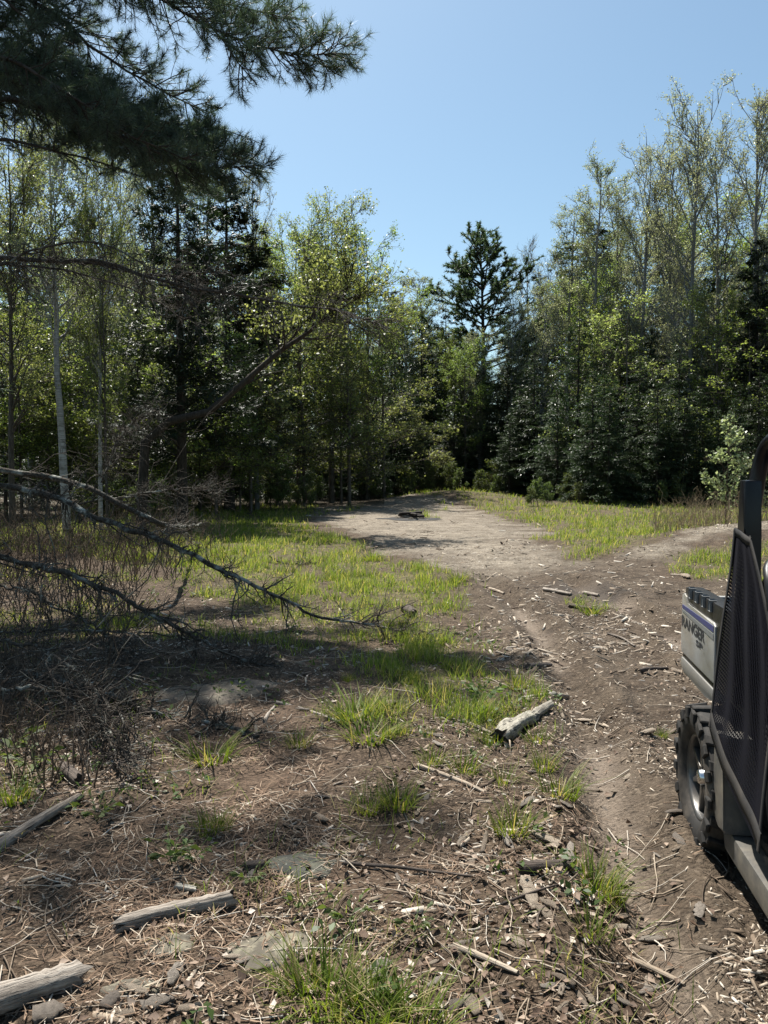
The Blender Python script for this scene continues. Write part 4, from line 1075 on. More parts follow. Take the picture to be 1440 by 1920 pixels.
# fine fallen twigs in the litter
x, y = cand(rng, 3600, 2.0, 10, 1); m = masks(x, y)
k = rng.random(len(x)) < 0.55 * (1 - 0.6 * m['dirt']); x, y = x[k], y[k]; K = len(x)
yaw = rng.uniform(0, 2 * PI, K); L = rng.uniform(0.08, 0.38, K)
P = np.zeros((K, 5, 3)); D = np.stack([np.cos(yaw), np.sin(yaw), np.zeros(K)], 1); P[:, 0, 0] = x; P[:, 0, 1] = y
for q in range(1, 5):
    D = norm(D + rng.normal(size=(K, 3)) * 0.13 * np.array([1, 1, 0])); P[:, q] = P[:, q - 1] + D * (L / 4)[:, None]
P[:, :, 2] = H(P[:, :, 0], P[:, :, 1]) + 0.006 + rng.random((K, 5)) * 0.010
G = Geo(); tubes(G, P, taper(K, 5, rng.uniform(0.0018, 0.0042, K), 0.0012), 4)
tag(link('fallen_twigs', G.mesh('fallen_twigs', M_CHIP)), kind='stuff')
# small leafy weeds
x, y = cand(rng, 2600, 2.0, 14, 1); m = masks(x, y)
k = rng.random(len(x)) < 0.5 * (1 - m['dirt']) * sstep(0.5, 0.62, fbm(x * 1.3, y * 1.3, 3, 53)); x, y = x[k], y[k]
K = len(x); n = 9
c = np.repeat(np.stack([x, y, H(x, y)], 1), n, 0); c += rng.normal(size=c.shape) * np.array([0.03, 0.03, 0]); c[:, 2] += rng.uniform(0.005, 0.07, len(c))
G = Geo(); leaves(G, rng, c, 0.035, 0.6, 1.2)
tag(link('low_weeds', G.mesh('low_weeds', leaf_mat('weed_leaf', [(0, (0.035, 0.065, 0.018)), (0.6, (0.07, 0.11, 0.03)), (1, (0.12, 0.15, 0.05))], 0.35, (1.4, 1.5, 0.7), 0.5, False))), kind='stuff')
# ------------------------------------------------------------------ logs, stones, splinters, tufts: each its own thing
def wood_mat(name, dark, mid, light, moss=None):
    m, nt, bs = new_mat(name)
    g = noise(nt, 6, 7, 0.65, coords(nt, 'Object', (1.0, 14, 14)), 0.3)
    c = ramp(nt, g, [(0.30, dark), (0.48, mid), (0.72, light)])
    ck = noise(nt, 4, 4, 0.6, coords(nt, 'Object', (0.8, 30, 30)), 0.5)
    c = mixc(nt, ramp(nt, ck, [(0.34, (1, 1, 1)), (0.42, (0, 0, 0))]), c, (0.018, 0.014, 0.011))
    p = noise(nt, 5, 5, 0.6, coords(nt))
    c = mixc(nt, ramp(nt, p, [(0.5, (0, 0, 0)), (0.72, (0.75, 0.75, 0.75))]), c, moss or dark)
    oi = nt.nodes.new('ShaderNodeObjectInfo')
    c = mixc(nt, 1.0, c, ramp(nt, oi.outputs['Random'], [(0, (0.55, 0.50, 0.46)), (0.5, (0.9, 0.86, 0.8)), (1, (1.15, 1.12, 1.08))]), 'MULTIPLY')
    nt.links.new(c, bs.inputs['Base Color']); bs.inputs['Roughness'].default_value = 0.85
    bump(nt, bs, g, 0.8, 0.012); return m
M_GREYWOOD = wood_mat('weathered_grey_wood', (0.06, 0.048, 0.038), (0.24, 0.21, 0.18), (0.42, 0.39, 0.35))
M_PALEWOOD = wood_mat('bleached_wood', (0.10, 0.076, 0.055), (0.30, 0.25, 0.195), (0.46, 0.405, 0.335))
M_DARKWOOD = wood_mat('damp_dark_wood', (0.025, 0.018, 0.014), (0.065, 0.05, 0.04), (0.15, 0.12, 0.10))
M_MOSSLOG = wood_mat('lichened_birch_log', (0.06, 0.055, 0.045), (0.30, 0.29, 0.25), (0.50, 0.48, 0.42), (0.17, 0.18, 0.12))
M_END = wood_mat('shaded_log_end_and_char', (0.012, 0.010, 0.008), (0.035, 0.026, 0.02), (0.09, 0.07, 0.055))  # near-black colour holds the shade of the hollow log end; charred sticks share it

def log(name, a, b, r0, r1, label, mat, cat='log', group=None, seed=0, lift=0.8, bend=0.02, rough=0.12, end=None, sides=14, n=22, lump=0.0):
    rng = np.random.default_rng(seed + 400)
    a = Vector(a); b = Vector(b)
    a.z = H1(a.x, a.y) + r0 * lift; b.z = H1(b.x, b.y) + r1 * lift
    ax = (b - a); L = ax.length
    t = np.linspace(0, 1, n); P = np.zeros((n, 3)); P[:, 0] = (t - 0.5) * L
    P[:, 1] = bend * np.sin(t * PI * rng.uniform(0.8, 1.8)) * L + np.cumsum(rng.normal(size=n)) * 0.02 * r0
    th = np.arange(sides) / sides * 2 * PI
    prof = 1 + rough * (np.sin(th * 2 + rng.uniform(0, 6)) * 0.5 + np.sin(th * 5 + rng.uniform(0, 6)) * 0.35 + rng.normal(size=sides) * 0.35)
    rad = (r0 + (r1 - r0) * t) * (1 + rng.normal(size=n) * 0.035) * (1 + lump * np.sin(t * 11 + seed) * (1 - 0.5 * t))
    R = rad[:, None] * prof[None, :] * (1 + rng.normal(size=(n, sides)) * rough * 0.22)
    x = P[:, 0][:, None] + np.zeros(sides)
    x[0] += rng.normal(size=sides) * r0 * 0.45; x[-1] += rng.normal(size=sides) * r1 * 0.45
    V = np.stack([x, P[:, 1][:, None] + R * np.cos(th), P[:, 2][:, None] + R * np.sin(th)], -1)
    idx = np.arange(n * sides).reshape(n, sides)
    Q = np.stack([idx[:-1], np.roll(idx, -1, 1)[:-1], np.roll(idx, -1, 1)[1:], idx[1:]], -1).reshape(-1, 4)
    G = Geo(); G.add(V, Q)
    root = link(name, G.mesh(name, mat, True))
    root.location = (a + b) / 2
    root.rotation_euler = ax.to_track_quat('X', 'Z').to_euler()
    for e, k, r in ((0, 1, r0), (n - 1, -1, r1)):
        E = Geo(); c = V[e].mean(0) + np.array([k * r * 0.35, 0, 0]); ring2 = V[e] * 0.55 + c * 0.45 + rng.normal(size=(sides, 3)) * r * 0.06
        E.add(np.concatenate([V[e] * 0.995 + V[e].mean(0) * 0.005, ring2, c[None]]), np.stack([np.arange(sides), np.roll(np.arange(sides), -1), np.roll(np.arange(sides), -1) + sides, np.arange(sides) + sides], -1),
              np.stack([np.arange(sides) + sides, np.roll(np.arange(sides), -1) + sides, np.full(sides, 2 * sides)], -1))
        link('broken_end', E.mesh(name + '_end', end or mat), root)
    return tag(root, label, cat, group)

log('log', at(222, 1748), at(438, 1692), 0.031, 0.028, 'straight weathered grey log lying beside the pale flat stones', M_GREYWOOD, seed=1, end=M_DARKWOOD)
log('log', at(-60, 1915), at(155, 1842), 0.044, 0.038, 'thick brown grey log with a knot, cut by the lower left corner', M_GREYWOOD, seed=2)
log('log', at(-50, 1636), at(152, 1498), 0.034, 0.018, 'tapering grey log slanting up from the left edge', M_GREYWOOD, seed=3, bend=0.03)
log('log', at(1000, 1352), at(1030, 1330), 0.040, 0.034, 'small lichened lump of birch lying just past the birch log', M_MOSSLOG, 'log', seed=41, rough=0.3, lump=0.15)
log('log', at(938, 1396), at(996, 1352), 0.064, 0.040, 'short lichened birch log with a shaded dark end beside the track', M_MOSSLOG, seed=4, end=M_END, rough=0.32, bend=0.05, lump=0.2)
log('log', at(982, 1318), at(1040, 1305), 0.026, 0.02, 'small white birch stick just above the lichened birch log', M_MOSSLOG, 'stick', seed=5)
log('log', at(1042, 1306), at(1066, 1308), 0.016, 0.012, 'tiny white stick end beside the grass above the birch log', M_PALEWOOD, 'stick', seed=6)
log('log', at(978, 1640), at(1068, 1632), 0.030, 0.024, 'short damp dark log between grass tufts at the lower right', M_DARKWOOD, seed=7)
log('log', at(460, 1634), at(496, 1626), 0.022, 0.018, 'short dark stub lying against the dark flat stone', M_DARKWOOD, 'stick', seed=8)
log('stick', at(518, 1320), at(640, 1356), 0.013, 0.010, 'straight grey stick lying on the shaded ledge of rock', M_GREYWOOD, 'stick', seed=9, bend=0.03)
log('stick', at(496, 1356), at(513, 1326), 0.013, 0.008, 'short upright forked stick standing left of the straight grey stick', M_GREYWOOD, 'stick', seed=10)
log('stick', at(785, 1440), at(912, 1490), 0.015, 0.010, 'long pale stick lying among litter left of the birch log', M_PALEWOOD, 'stick', seed=11, bend=0.03)
log('stick', at(642, 1622), at(885, 1642), 0.008, 0.005, 'thin dark twig running right from the dark flat stone', M_DARKWOOD, 'stick', seed=12, bend=0.02)
log('stick', at(1178, 1800), at(1284, 1848), 0.010, 0.006, 'pale split stick lying alone on the bare soil by the vehicle', M_PALEWOOD, 'stick', seed=13)
log('stick', at(850, 1778), at(972, 1826), 0.011, 0.007, 'long brown and pale split stick below the dark log', M_PALEWOOD, 'stick', seed=14)
log('stick', at(1018, 1640), at(1130, 1716), 0.010, 0.005, 'pale curved stick running under the right grass tuft', M_PALEWOOD, 'stick', seed=15, bend=0.04)
log('stick', at(940, 1698), at(1048, 1662), 0.006, 0.004, 'thin forked twig below the dark log', M_DARKWOOD, 'stick', seed=16, bend=0.05)
log('stick', at(1010, 1745), at(1030, 1668), 0.005, 0.003, 'thin curved twig crossing the forked twig', M_DARKWOOD, 'stick', seed=17, bend=0.06)
log('stick', at(1020, 1108), at(1072, 1116), 0.028, 0.018, 'grey stick lying on the damp track above the grass island', M_GREYWOOD, 'stick', seed=18)
log('stick', at(1068, 1138), at(1118, 1144), 0.025, 0.015, 'dark grey stick at the left tip of the grass island', M_DARKWOOD, 'stick', seed=19)
log('stick', at(948, 1220), at(1000, 1226), 0.014, 0.010, 'thin stick lying across the edge of the track', M_GREYWOOD, 'stick', seed=20)
log('stick', at(990, 1254), at(1032, 1250), 0.026, 0.020, 'black damp stub beside the pale smear of the wheel track', M_DARKWOOD, 'stick', seed=21)
log('stick', at(1140, 1190), at(1196, 1212), 0.012, 0.008, 'thin bent stick in the middle of the track', M_GREYWOOD, 'stick', seed=22, bend=0.06)
log('stick', at(1200, 1262), at(1250, 1254), 0.022, 0.012, 'dark crooked stick near the vehicle wheel', M_DARKWOOD, 'stick', seed=23, bend=0.06)
log('stick', at(918, 1106), at(946, 1114), 0.022, 0.015, 'pale stub lying at the bend of the track', M_PALEWOOD, 'stick', seed=24)
log('stick', at(1094, 1114), at(1122, 1118), 0.026, 0.018, 'grey lump of wood on the dark damp patch', M_GREYWOOD, 'stick', seed=25)
log('stick', at(762, 1150), at(776, 1158), 0.06, 0.05, 'small black stump in the lit grass', M_DARKWOOD, 'stump', seed=26)
log('stick', at(120, 1450), at(150, 1470), 0.035, 0.03, 'rotten stub in the shade at the left', M_DARKWOOD, 'stump', seed=27)
log('stick', at(330, 1668), at(368, 1672), 0.016, 0.012, 'curl of pale birch bark above the straight grey log', M_MOSSLOG, 'bark', seed=28)
log('stick', at(395, 1200), at(330, 1150), 0.012, 0.008, 'bare stick lying in the shade below the dead branches', M_DEAD, 'stick', seed=29, bend=0.05)
log('stick', at(880, 1360), at(920, 1375), 0.012, 0.008, 'pale stick left of the shaded log end', M_PALEWOOD, 'stick', seed=30)

# flat stones set in the ground
def stone_mat(name, dark, light, lich):
    m, nt, bs = new_mat(name); v = coords(nt)
    n = noise(nt, 9, 7, 0.65, v); c = ramp(nt, n, [(0.3, dark), (0.7, light)])
    l = noise(nt, 16, 6, 0.7, v); c = mixc(nt, ramp(nt, l, [(0.48, (0, 0, 0)), (0.62, (0.9, 0.9, 0.9))]), c, lich)
    s = noise(nt, 70, 3, 0.6, v); c = mixc(nt, ramp(nt, s, [(0.66, (0, 0, 0)), (0.72, (0.8, 0.8, 0.8))]), c, (0.42, 0.42, 0.37))
    nt.links.new(c, bs.inputs['Base Color']); bs.inputs['Roughness'].default_value = 0.9
    bump(nt, bs, math_n(nt, 'ADD', n, l), 0.7, 0.012); return m
M_STONE1 = stone_mat('dark_mossy_stone', (0.028, 0.029, 0.023), (0.058, 0.058, 0.046), (0.09, 0.088, 0.06))
M_STONE2 = stone_mat('pale_lichened_stone', (0.06, 0.05, 0.036), (0.12, 0.105, 0.076), (0.19, 0.17, 0.118))
M_STONE3 = stone_mat('grey_ledge', (0.04, 0.032, 0.024), (0.10, 0.08, 0.06), (0.115, 0.10, 0.07))
def stone(c, rx, ry, h, rot, label, mat, seed):
    rng = np.random.default_rng(seed); nr, na = 12, 36
    rr = np.linspace(0.06, 1, nr); th = np.arange(na) / na * 2 * PI
    edge = 1 + 0.16 * np.sin(th * 2 + seed) + 0.09 * np.sin(th * 3 + seed * 2) + 0.06 * np.sin(th * 7 + seed * 3) + rng.normal(size=na) * 0.02
    R = rr[:, None] * edge[None, :]
    X = R * rx * np.cos(th); Y = R * ry * np.sin(th)
    Z = h * (1 - rr[:, None] ** 3.2) + (fbm(X * 14 + 50, Y * 14 + seed, 4, seed) - 0.5) * h * 0.55 - 0.02 * (rr[:, None] > 0.93)
    V = np.stack([X, Y, Z], -1); idx = np.arange(nr * na).reshape(nr, na)
    Q = np.stack([idx[:-1], np.roll(idx, -1, 1)[:-1], np.roll(idx, -1, 1)[1:], idx[1:]], -1)[:, :, ::-1].reshape(-1, 4)
    G = Geo(); V = np.concatenate([V.reshape(-1, 3), [[0, 0, Z[0].mean()]]]); nT = len(V) - 1
    G.add(V, Q, np.stack([np.full(na, nT), np.arange(na), np.roll(np.arange(na), -1)], -1))
    o = link('stone', G.mesh('stone', mat, True)); o.location = c; o.rotation_euler = (0, 0, rot)
    return tag(o, label, 'stone')
stone(at(572, 1622, -0.002), 0.145, 0.115, 0.018, 0.2, 'dark grey green flat stone set in the needles', M_STONE1, 3)
stone(at(505, 1778, -0.004), 0.17, 0.10, 0.014, 0.6, 'pale lichened flat stone just right of the straight grey log', M_STONE2, 4)
stone(at(318, 1772, -0.002), 0.10, 0.06, 0.013, 0.3, 'small pale flat stone under the straight grey log', M_STONE2, 5)
stone(at(410, 1292, -0.016), 0.46, 0.26, 0.032, 0.1, 'broad grey ledge of rock in the shade of the pine', M_STONE3, 6)
stone(at(250, 1850, -0.003), 0.09, 0.05, 0.012, 0.1, 'buried tan stone near the lower left logs', M_STONE2, 8)

# splinters and chips large enough to pick out
def splinter_mesh(seed):
    rng = np.random.default_rng(seed + 900); n = 7
    x = np.linspace(-0.5, 0.5, n); G = Geo()
    w = 0.5 * (0.55 + 0.45 * np.sin(PI * np.linspace(0.12, 0.9, n))) * rng.uniform(0.7, 1.2, n)
    y0 = -w + rng.normal(size=n) * 0.06; y1 = w + rng.normal(size=n) * 0.06
    hh = 0.5 * rng.uniform(0.7, 1.2, n); hh[-1] *= 0.4
    bow = np.sin(np.linspace(0, PI, n)) * rng.uniform(-0.3, 0.5)
    xj = x[:, None] + np.zeros((n, 4)); xj[0] += rng.normal(size=4) * 0.05; xj[-1] += rng.normal(size=4) * 0.07
    V = np.stack([xj, np.stack([y0, y1, y1 * .75, y0 * .75], 1), np.stack([bow * 0 - hh, bow * 0 - hh, bow + hh, bow + hh * 0.7], 1)], -1)
    idx = np.arange(n * 4).reshape(n, 4)
    Q = np.stack([idx[:-1], idx[1:], np.roll(idx, -1, 1)[1:], np.roll(idx, -1, 1)[:-1]], -1).reshape(-1, 4)
    Q = np.concatenate([Q, [idx[0]], [idx[-1][::-1]]])
    return G.add(V, Q).mesh('splinter', M_PALEWOOD if seed % 3 else M_GREYWOOD)
SPL = [splinter_mesh(k) for k in range(9)]
def splinter(x, y, L, W, T, yaw, k, label, group=None, tilt=(0, 0)):
    o = link('wood_splinter', SPL[k % 9]); o.location = (x, y, H1(x, y) + T * 0.45 + abs(tilt[1]) * L * 0.4)
    o.rotation_euler = (tilt[0], tilt[1], yaw); o.scale = (L, W, T)
    return tag(o, label, 'wood chip', group)
def spl_px(a, b, W, k, label, T=None):
    A, B = at(*a), at(*b); d = B - A
    return splinter((A.x + B.x) / 2, (A.y + B.y) / 2, d.length, W, T or W * 0.45, math.atan2(d.y, d.x), k, label)
spl_px((985, 1655), (1003, 1708), 0.055, 1, 'broad pale slab of split wood standing out below the dark log')
spl_px((1003, 1556), (1052, 1592), 0.05, 2, 'grey pale slab right of the large grass tuft')
spl_px((858, 1588), (885, 1558), 0.03, 4, 'pale splinter below the large grass tuft on its left')
spl_px((905, 1600), (912, 1568), 0.028, 5, 'upright pale splinter right below the large grass tuft')
spl_px((940, 1566), (962, 1598), 0.035, 3, 'dark grey split chunk under the large grass tuft')
spl_px((1062, 1618), (1072, 1588), 0.05, 6, 'white chunk of wood left of the right grass tuft')
spl_px((1096, 1848), (1112, 1890), 0.03, 7, 'pale flat stick left of two others near the lower edge')
spl_px((1082, 1862), (1100, 1902), 0.028, 8, 'pale flat stick cut short near the lower edge')
spl_px((1136, 1868), (1156, 1906), 0.035, 1, 'cracked grey stick, rightmost near the lower edge')
spl_px((690, 1845), (728, 1802), 0.055, 0, 'grey fibrous slab beside the grass tuft at the lower edge')
spl_px((195, 1898), (222, 1868), 0.05, 3, 'grey split board end at the lower left')
spl_px((200, 1908), (255, 1900), 0.04, 2, 'pale split board lying lowest at the left')
spl_px((265, 1895), (328, 1878), 0.05, 6, 'grey split chunk right of the thick corner log')
spl_px((330, 1900), (372, 1892), 0.03, 5, 'small grey split chunk right of the larger chunk')
spl_px((232, 1858), (280, 1872), 0.03, 4, 'pale jagged splinter above the split boards')
spl_px((318, 1850), (340, 1815), 0.045, 0, 'grey feathered scrap of bark below the straight grey log')
spl_px((60, 1912), (120, 1895), 0.07, 3, 'rounded grey wood piece under the thick corner log')
spl_px((878, 1880), (898, 1908), 0.05, 8, 'pale square chip near the lower edge')
spl_px((955, 1760), (992, 1775), 0.03, 1, 'pale chip left of the small grass tuft')
spl_px((1000, 1700), (1050, 1722), 0.045, 7, 'white flat chip below the dark log')
spl_px((590, 1530), (612, 1545), 0.04, 5, 'small white stone like chip in the open litter')
spl_px((720, 1325), (742, 1318), 0.06, 4, 'pale pointed chip below the dark grass clump')
spl_px((1280, 1078), (1292, 1086), 0.12, 4, 'white chip beside the grass patch above the vehicle')
spl_px((1258, 1078), (1284, 1080), 0.05, 2, 'pale stick beside the white chip above the vehicle')
spl_px((1160, 1570), (1172, 1578), 0.05, 7, 'white crumpled scrap on the track left of the tyre')
rng = np.random.default_rng(77)
cnt = 0
while cnt < 190:
    y = 2.05 * (9.0 / 2.05) ** rng.random(); x = (rng.random() * 2 - 1) * 0.5 * y
    xa, ya = np.array([x]), np.array([y]); m = masks(xa, ya)
    px = 720 + x / y * 1442
    side = math.exp(-((px - 960) / 330) ** 2) + 0.25
    if rng.random() > side * (1 - 0.55 * m['grass'][0]) * (1 - 0.5 * m['rut'][0]): continue
    if x > 1.15 and y < 4.6 and x > 0.32 * y + 0.25: continue
    L = rng.uniform(0.045, 0.115) * (0.8 + 0.05 * y); W = L * rng.uniform(0.14, 0.42)
    splinter(x, y, L, W, W * rng.uniform(0.25, 0.5), rng.uniform(0, 6.28), cnt, 'weathered splinter of wood lying loose among the litter', 'weathered wood splinters in the litter', (rng.normal() * 0.2, rng.normal() * 0.12))
    cnt += 1

# grass tufts one can pick out
def tuft_mesh(seed, K, h, rad, lean=0.8):
    rng = np.random.default_rng(seed + 700); G = Geo()
    a = rng.uniform(0, 2 * PI, K); r = rad * np.sqrt(rng.random(K)) ; base = np.stack([r * np.cos(a), r * np.sin(a), np.full(K, -0.01)], 1)
    blades(G, rng, base, h * rng.uniform(0.25, 1.15, K), rng.uniform(0.0035, 0.0072, K), lean, 5, 0.75, np.stack([np.cos(a), np.sin(a)], 1))
    return G.mesh('grass_tuft', G_TUFT)
TUFT = [tuft_mesh(0, 150, 0.17, 0.085, 0.55), tuft_mesh(1, 120, 0.16, 0.08, 0.55), tuft_mesh(2, 80, 0.13, 0.075, 0.5), tuft_mesh(3, 150, 0.20, 0.095, 0.5)]
def tuft(px, py, k, s, label, group='grass tufts in the foreground', sx=1.0):
    p = at(px, py); o = link('grass_tuft', TUFT[k]); o.location = p; o.rotation_euler = (0, 0, px * 0.7)
    o.scale = (s * sx, s * sx, s); return tag(o, label, 'grass tuft', group)
tuft(962, 1562, 0, 1.0, 'large round grass tuft above the splinters, left of the track')
tuft(1050, 1490, 1, 0.95, 'spreading grass tuft just below the lichened birch log', sx=1.2)
tuft(1020, 1440, 2, 1.0, 'grass tuft right of the shaded log end')
tuft(1008, 1392, 2, 0.95, 'thin grass tuft right of the lichened birch log')
tuft(975, 1290, 0, 1.05, 'tall grass tuft above the lichened birch log')
tuft(1010, 1300, 1, 0.7, 'small grass tuft beside the white birch stick')
tuft(1112, 1668, 0, 1.0, 'large grass tuft right of the short damp dark log', sx=1.1)
tuft(1140, 1690, 1, 0.8, 'grass tuft leaning out over the track')
tuft(1106, 1752, 2, 0.85, 'small grass tuft below the large one at the right')
tuft(610, 1880, 3, 1.0, 'tall grass tuft at the lower edge, left part', sx=1.15)
tuft(690, 1915, 3, 0.95, 'tall grass tuft at the lower edge, middle part', sx=1.1)
tuft(775, 1935, 3, 0.9, 'tall grass tuft at the lower edge, right part', sx=1.1)
tuft(560, 1850, 1, 0.8, 'small grass tuft beside the pale lichened stone')
tuft(395, 1425, 1, 1.1, 'grass tuft at the end of the pale broken branch', sx=1.3)
tuft(392, 1556, 2, 0.9, 'short upright grass tuft in the needle litter')
tuft(415, 1552, 2, 0.7, 'thin grass tuft just right of the short upright one')
tuft(690, 1520, 1, 0.85, 'bright grass tuft in the middle of the open litter')
tuft(745, 1510, 0, 0.9, 'darker grass tuft right of the bright one in the open litter', sx=1.1)
tuft(872, 1448, 2, 1.1, 'grass tuft left of the shaded log end')
tuft(945, 1470, 2, 0.9, 'small dry grass tuft under the shaded log end')
tuft(905, 1345, 2, 1.2, 'leafy green tuft left of the birch log')
tuft(25, 1500, 3, 0.9, 'broad bladed grass tuft in the shade at the left edge')
tuft(560, 1400, 2, 1.0, 'yellowish grass tuft beside the shaded ledge')
tuft(660, 1345, 3, 1.0, 'wide grass clump at the rim of the shade', sx=1.6)
tuft(690, 1385, 1, 1.1, 'dull grass clump in front of the wide one', sx=1.6)
tuft(250, 1175, 0, 1.1, 'grass tuft in the shade under the dead branches', sx=1.2)
tuft(1240, 1382, 2, 0.55, 'tiny grass tuft in front of the tyre')
tuft(1110, 1150, 1, 1.1, 'grass tuft on the grass island in the track', sx=1.5)
tuft(630, 1085, 3, 1.2, 'dark green grass tuft in the tree shadow on the lit grass', sx=1.3)
tuft(700, 1050, 3, 1.3, 'grass tuft at the rim of the gravel', sx=1.5)
tuft(860, 1090, 0, 1.3, 'grass tuft where the track bends', sx=1.3)
for k in range(16):
    px = 600 + rng.random() * 330; py = 1240 + rng.random() * 200
    tuft(px, py, 2, rng.uniform(0.5, 0.95), 'small loose grass tuft in the sunny litter', 'small loose grass tufts')
# seedlings
def seedling_mesh(seed):
    rng = np.random.default_rng(seed); G = Geo()
    P = np.zeros((7, 4, 3)); a = np.arange(7) * 2.4
    for k in range(1, 4): P[:, k] = P[:, k - 1] + np.stack([np.cos(a) * 0.018 * k, np.sin(a) * 0.018 * k, np.full(7, 0.035)], 1)
    tubes(G, P, taper(7, 4, 0.002, 0.0012), 3)
    c, tg = sample_on(P, rng.integers(0, 7, 34), rng.uniform(0.35, 1, 34))
    leaves(G, rng, c, 0.05, 0.5, 0.8, dirs=np.stack([tg[:, 0] * 2, tg[:, 1] * 2, tg[:, 2] * 0.5], 1))
    return G.mesh('seedling', L_SHRUB)
SEED = [seedling_mesh(k) for k in (1, 2)]
for px, py, s, lab in ((320, 1622, 1.0, 'leafy seedling in the needles above the straight grey log'), (362, 1618, 0.8, 'small seedling beside the leafy one above the straight grey log'), (470, 1660, 0.7, 'seedling below the short dark stub'),
                       (778, 1748, 0.7, 'bright little seedling in the litter at the lower middle'), (655, 1735, 0.8, 'seedling with dark leaves below the dark flat stone'), (570, 1705, 0.6, 'seedling between the two flat stones'),
                       (905, 1320, 1.3, 'bright leafy weed left of the birch log'), (60, 1450, 1.3, 'broad leafed weed in the shade at the left edge'), (20, 1420, 1.2, 'leafy weed cut by the left edge'), (182, 1540, 0.9, 'single leafed weed above the slanting grey log')):
    o = link('seedling', SEED[px % 2]); o.location = at(px, py); o.scale = (s, s, s); o.rotation_euler = (0, 0, px)
    tag(o, lab, 'plant')

# old fire ring on the gravel
p0 = at(770, 973); root = link('fire_ring', None, loc=p0)
def lump(rng, r, sq=0.7):
    bm = bmesh.new(); bmesh.ops.create_icosphere(bm, subdivisions=2, radius=r)
    for v in bm.verts: v.co *= 1 + rng.normal() * 0.11; v.co.z *= sq
    me = bpy.data.meshes.new('lump'); bm.to_mesh(me); bm.free(); return me
rng = np.random.default_rng(9)
M_ASH = plain_mat('ash_and_charcoal', (0.025, 0.024, 0.023), 0.95, 0, 0.5, 12)
sl = [lump(rng, r) for r in (0.09, 0.07, 0.11)]
for me in sl: me.materials.append(M_STONE3)
for k in range(11):
    a = k / 11 * 2 * PI + rng.normal() * 0.1
    o = link('ring_stone', sl[k % 3], root); x, y = p0.x + math.cos(a) * 0.46, p0.y + math.sin(a) * 0.46
    o.location = (math.cos(a) * 0.46, math.sin(a) * 0.46, H1(x, y) - p0.z + 0.01); o.rotation_euler = (0, 0, a)
th = np.arange(24) / 24 * 2 * PI; G = Geo()
rx = 0.75 + 0.45 * np.abs(np.sin(th * 2.5)); xs = rx * np.cos(th); ys = rx * 0.9 * np.sin(th)
G.add(np.concatenate([np.stack([xs, ys, H(xs + p0.x, ys + p0.y) - p0.z + 0.008], 1), [[0, 0, 0.05]]]), None, np.stack([np.arange(24), np.roll(np.arange(24), -1), np.full(24, 24)], 1))
link('ash_bed', G.mesh('ash_bed', M_ASH), root)
for k in range(5):
    G = Geo(); a = rng.uniform(0, 6.28); e = np.array([math.cos(a), math.sin(a), 0]) * rng.uniform(0.3, 0.6); pp = np.linspace(-1, 1, 6)[:, None] * e + [0, 0, 0.08 + 0.03 * k] + rng.normal(size=(6, 3)) * 0.015
    tubes(G, pp[None], np.linspace(0.05, 0.035, 6)[None], 7, True); link('charred_stick', G.mesh('charred_stick', M_END if k else M_PALEWOOD), root)
tag(root, 'old fire ring of stones with ash and charred sticks on the gravel', 'fire ring')
# ------------------------------------------------------------------ utility vehicle at the right
def paint(name, col, rough, metal=0.0, dirt=None, amt=0.6, spec=0.5, coat=0.0):
    m = plain_mat(name, col, rough, metal, 0.06, 40, dirt, amt)
    bs = m.node_tree.nodes['Principled BSDF']; bs.inputs['Specular IOR Level'].default_value = spec
    bs.inputs['Coat Weight'].default_value = coat; return m
DUST = (0.20, 0.165, 0.125)
V_SILVER = paint('silver_body_paint', (0.36, 0.362, 0.355), 0.42, 0.25, (0.23, 0.205, 0.16), 0.85, 0.5, 0.2)
V_BLACK = paint('black_plastic', (0.010, 0.010, 0.011), 0.42, 0, DUST, 0.05, 0.35)
V_TUBE = paint('black_tube_paint', (0.005, 0.005, 0.007), 0.30, 0, None, 0, 0.35)
V_RUBBER = paint('dusty_tyre_rubber', (0.018, 0.017, 0.016), 0.75, 0, (0.12, 0.10, 0.08), 0.75, 0.3)
V_RIM = paint('grey_cast_rim', (0.10, 0.10, 0.10), 0.4, 0.7, DUST, 0.5)
V_CHROME = paint('bright_steel', (0.6, 0.6, 0.6), 0.25, 1.0)
V_ROCK = paint('dusty_grey_sill', (0.06, 0.058, 0.054), 0.5, 0, (0.19, 0.165, 0.125), 0.8)
V_ROCKLIGHT = paint('dusty_light_grey_plastic', (0.17, 0.167, 0.16), 0.5, 0, (0.22, 0.195, 0.155), 0.7)
V_NET = paint('navy_black_webbing', (0.004, 0.004, 0.008), 0.8, 0, None, 0, 0.15)
V_STRAP = paint('grey_black_strap', (0.016, 0.016, 0.017), 0.8, 0, DUST, 0.16, 0.25)
V_BLUE = paint('blue_stripe', (0.045, 0.05, 0.14), 0.45)
V_GREYSTRIPE = paint('grey_stripe', (0.16, 0.165, 0.165), 0.45)
V_LETTER = paint('charcoal_lettering', (0.022, 0.024, 0.03), 0.5)
V_RED = paint('red_lens', (0.35, 0.02, 0.015), 0.2)
V_SEAT = paint('black_seat_vinyl', (0.006, 0.006, 0.007), 0.6, 0, None, 0, 0.25)

VEH = link('utility_vehicle', None)
VEH.location = (2.083, 3.215, H1(2.083, 3.215))
VEH.rotation_euler = (0, 0, math.radians(-98))
tag(VEH, 'dusty black and silver utility vehicle parked on the track at the right edge', 'utility vehicle')

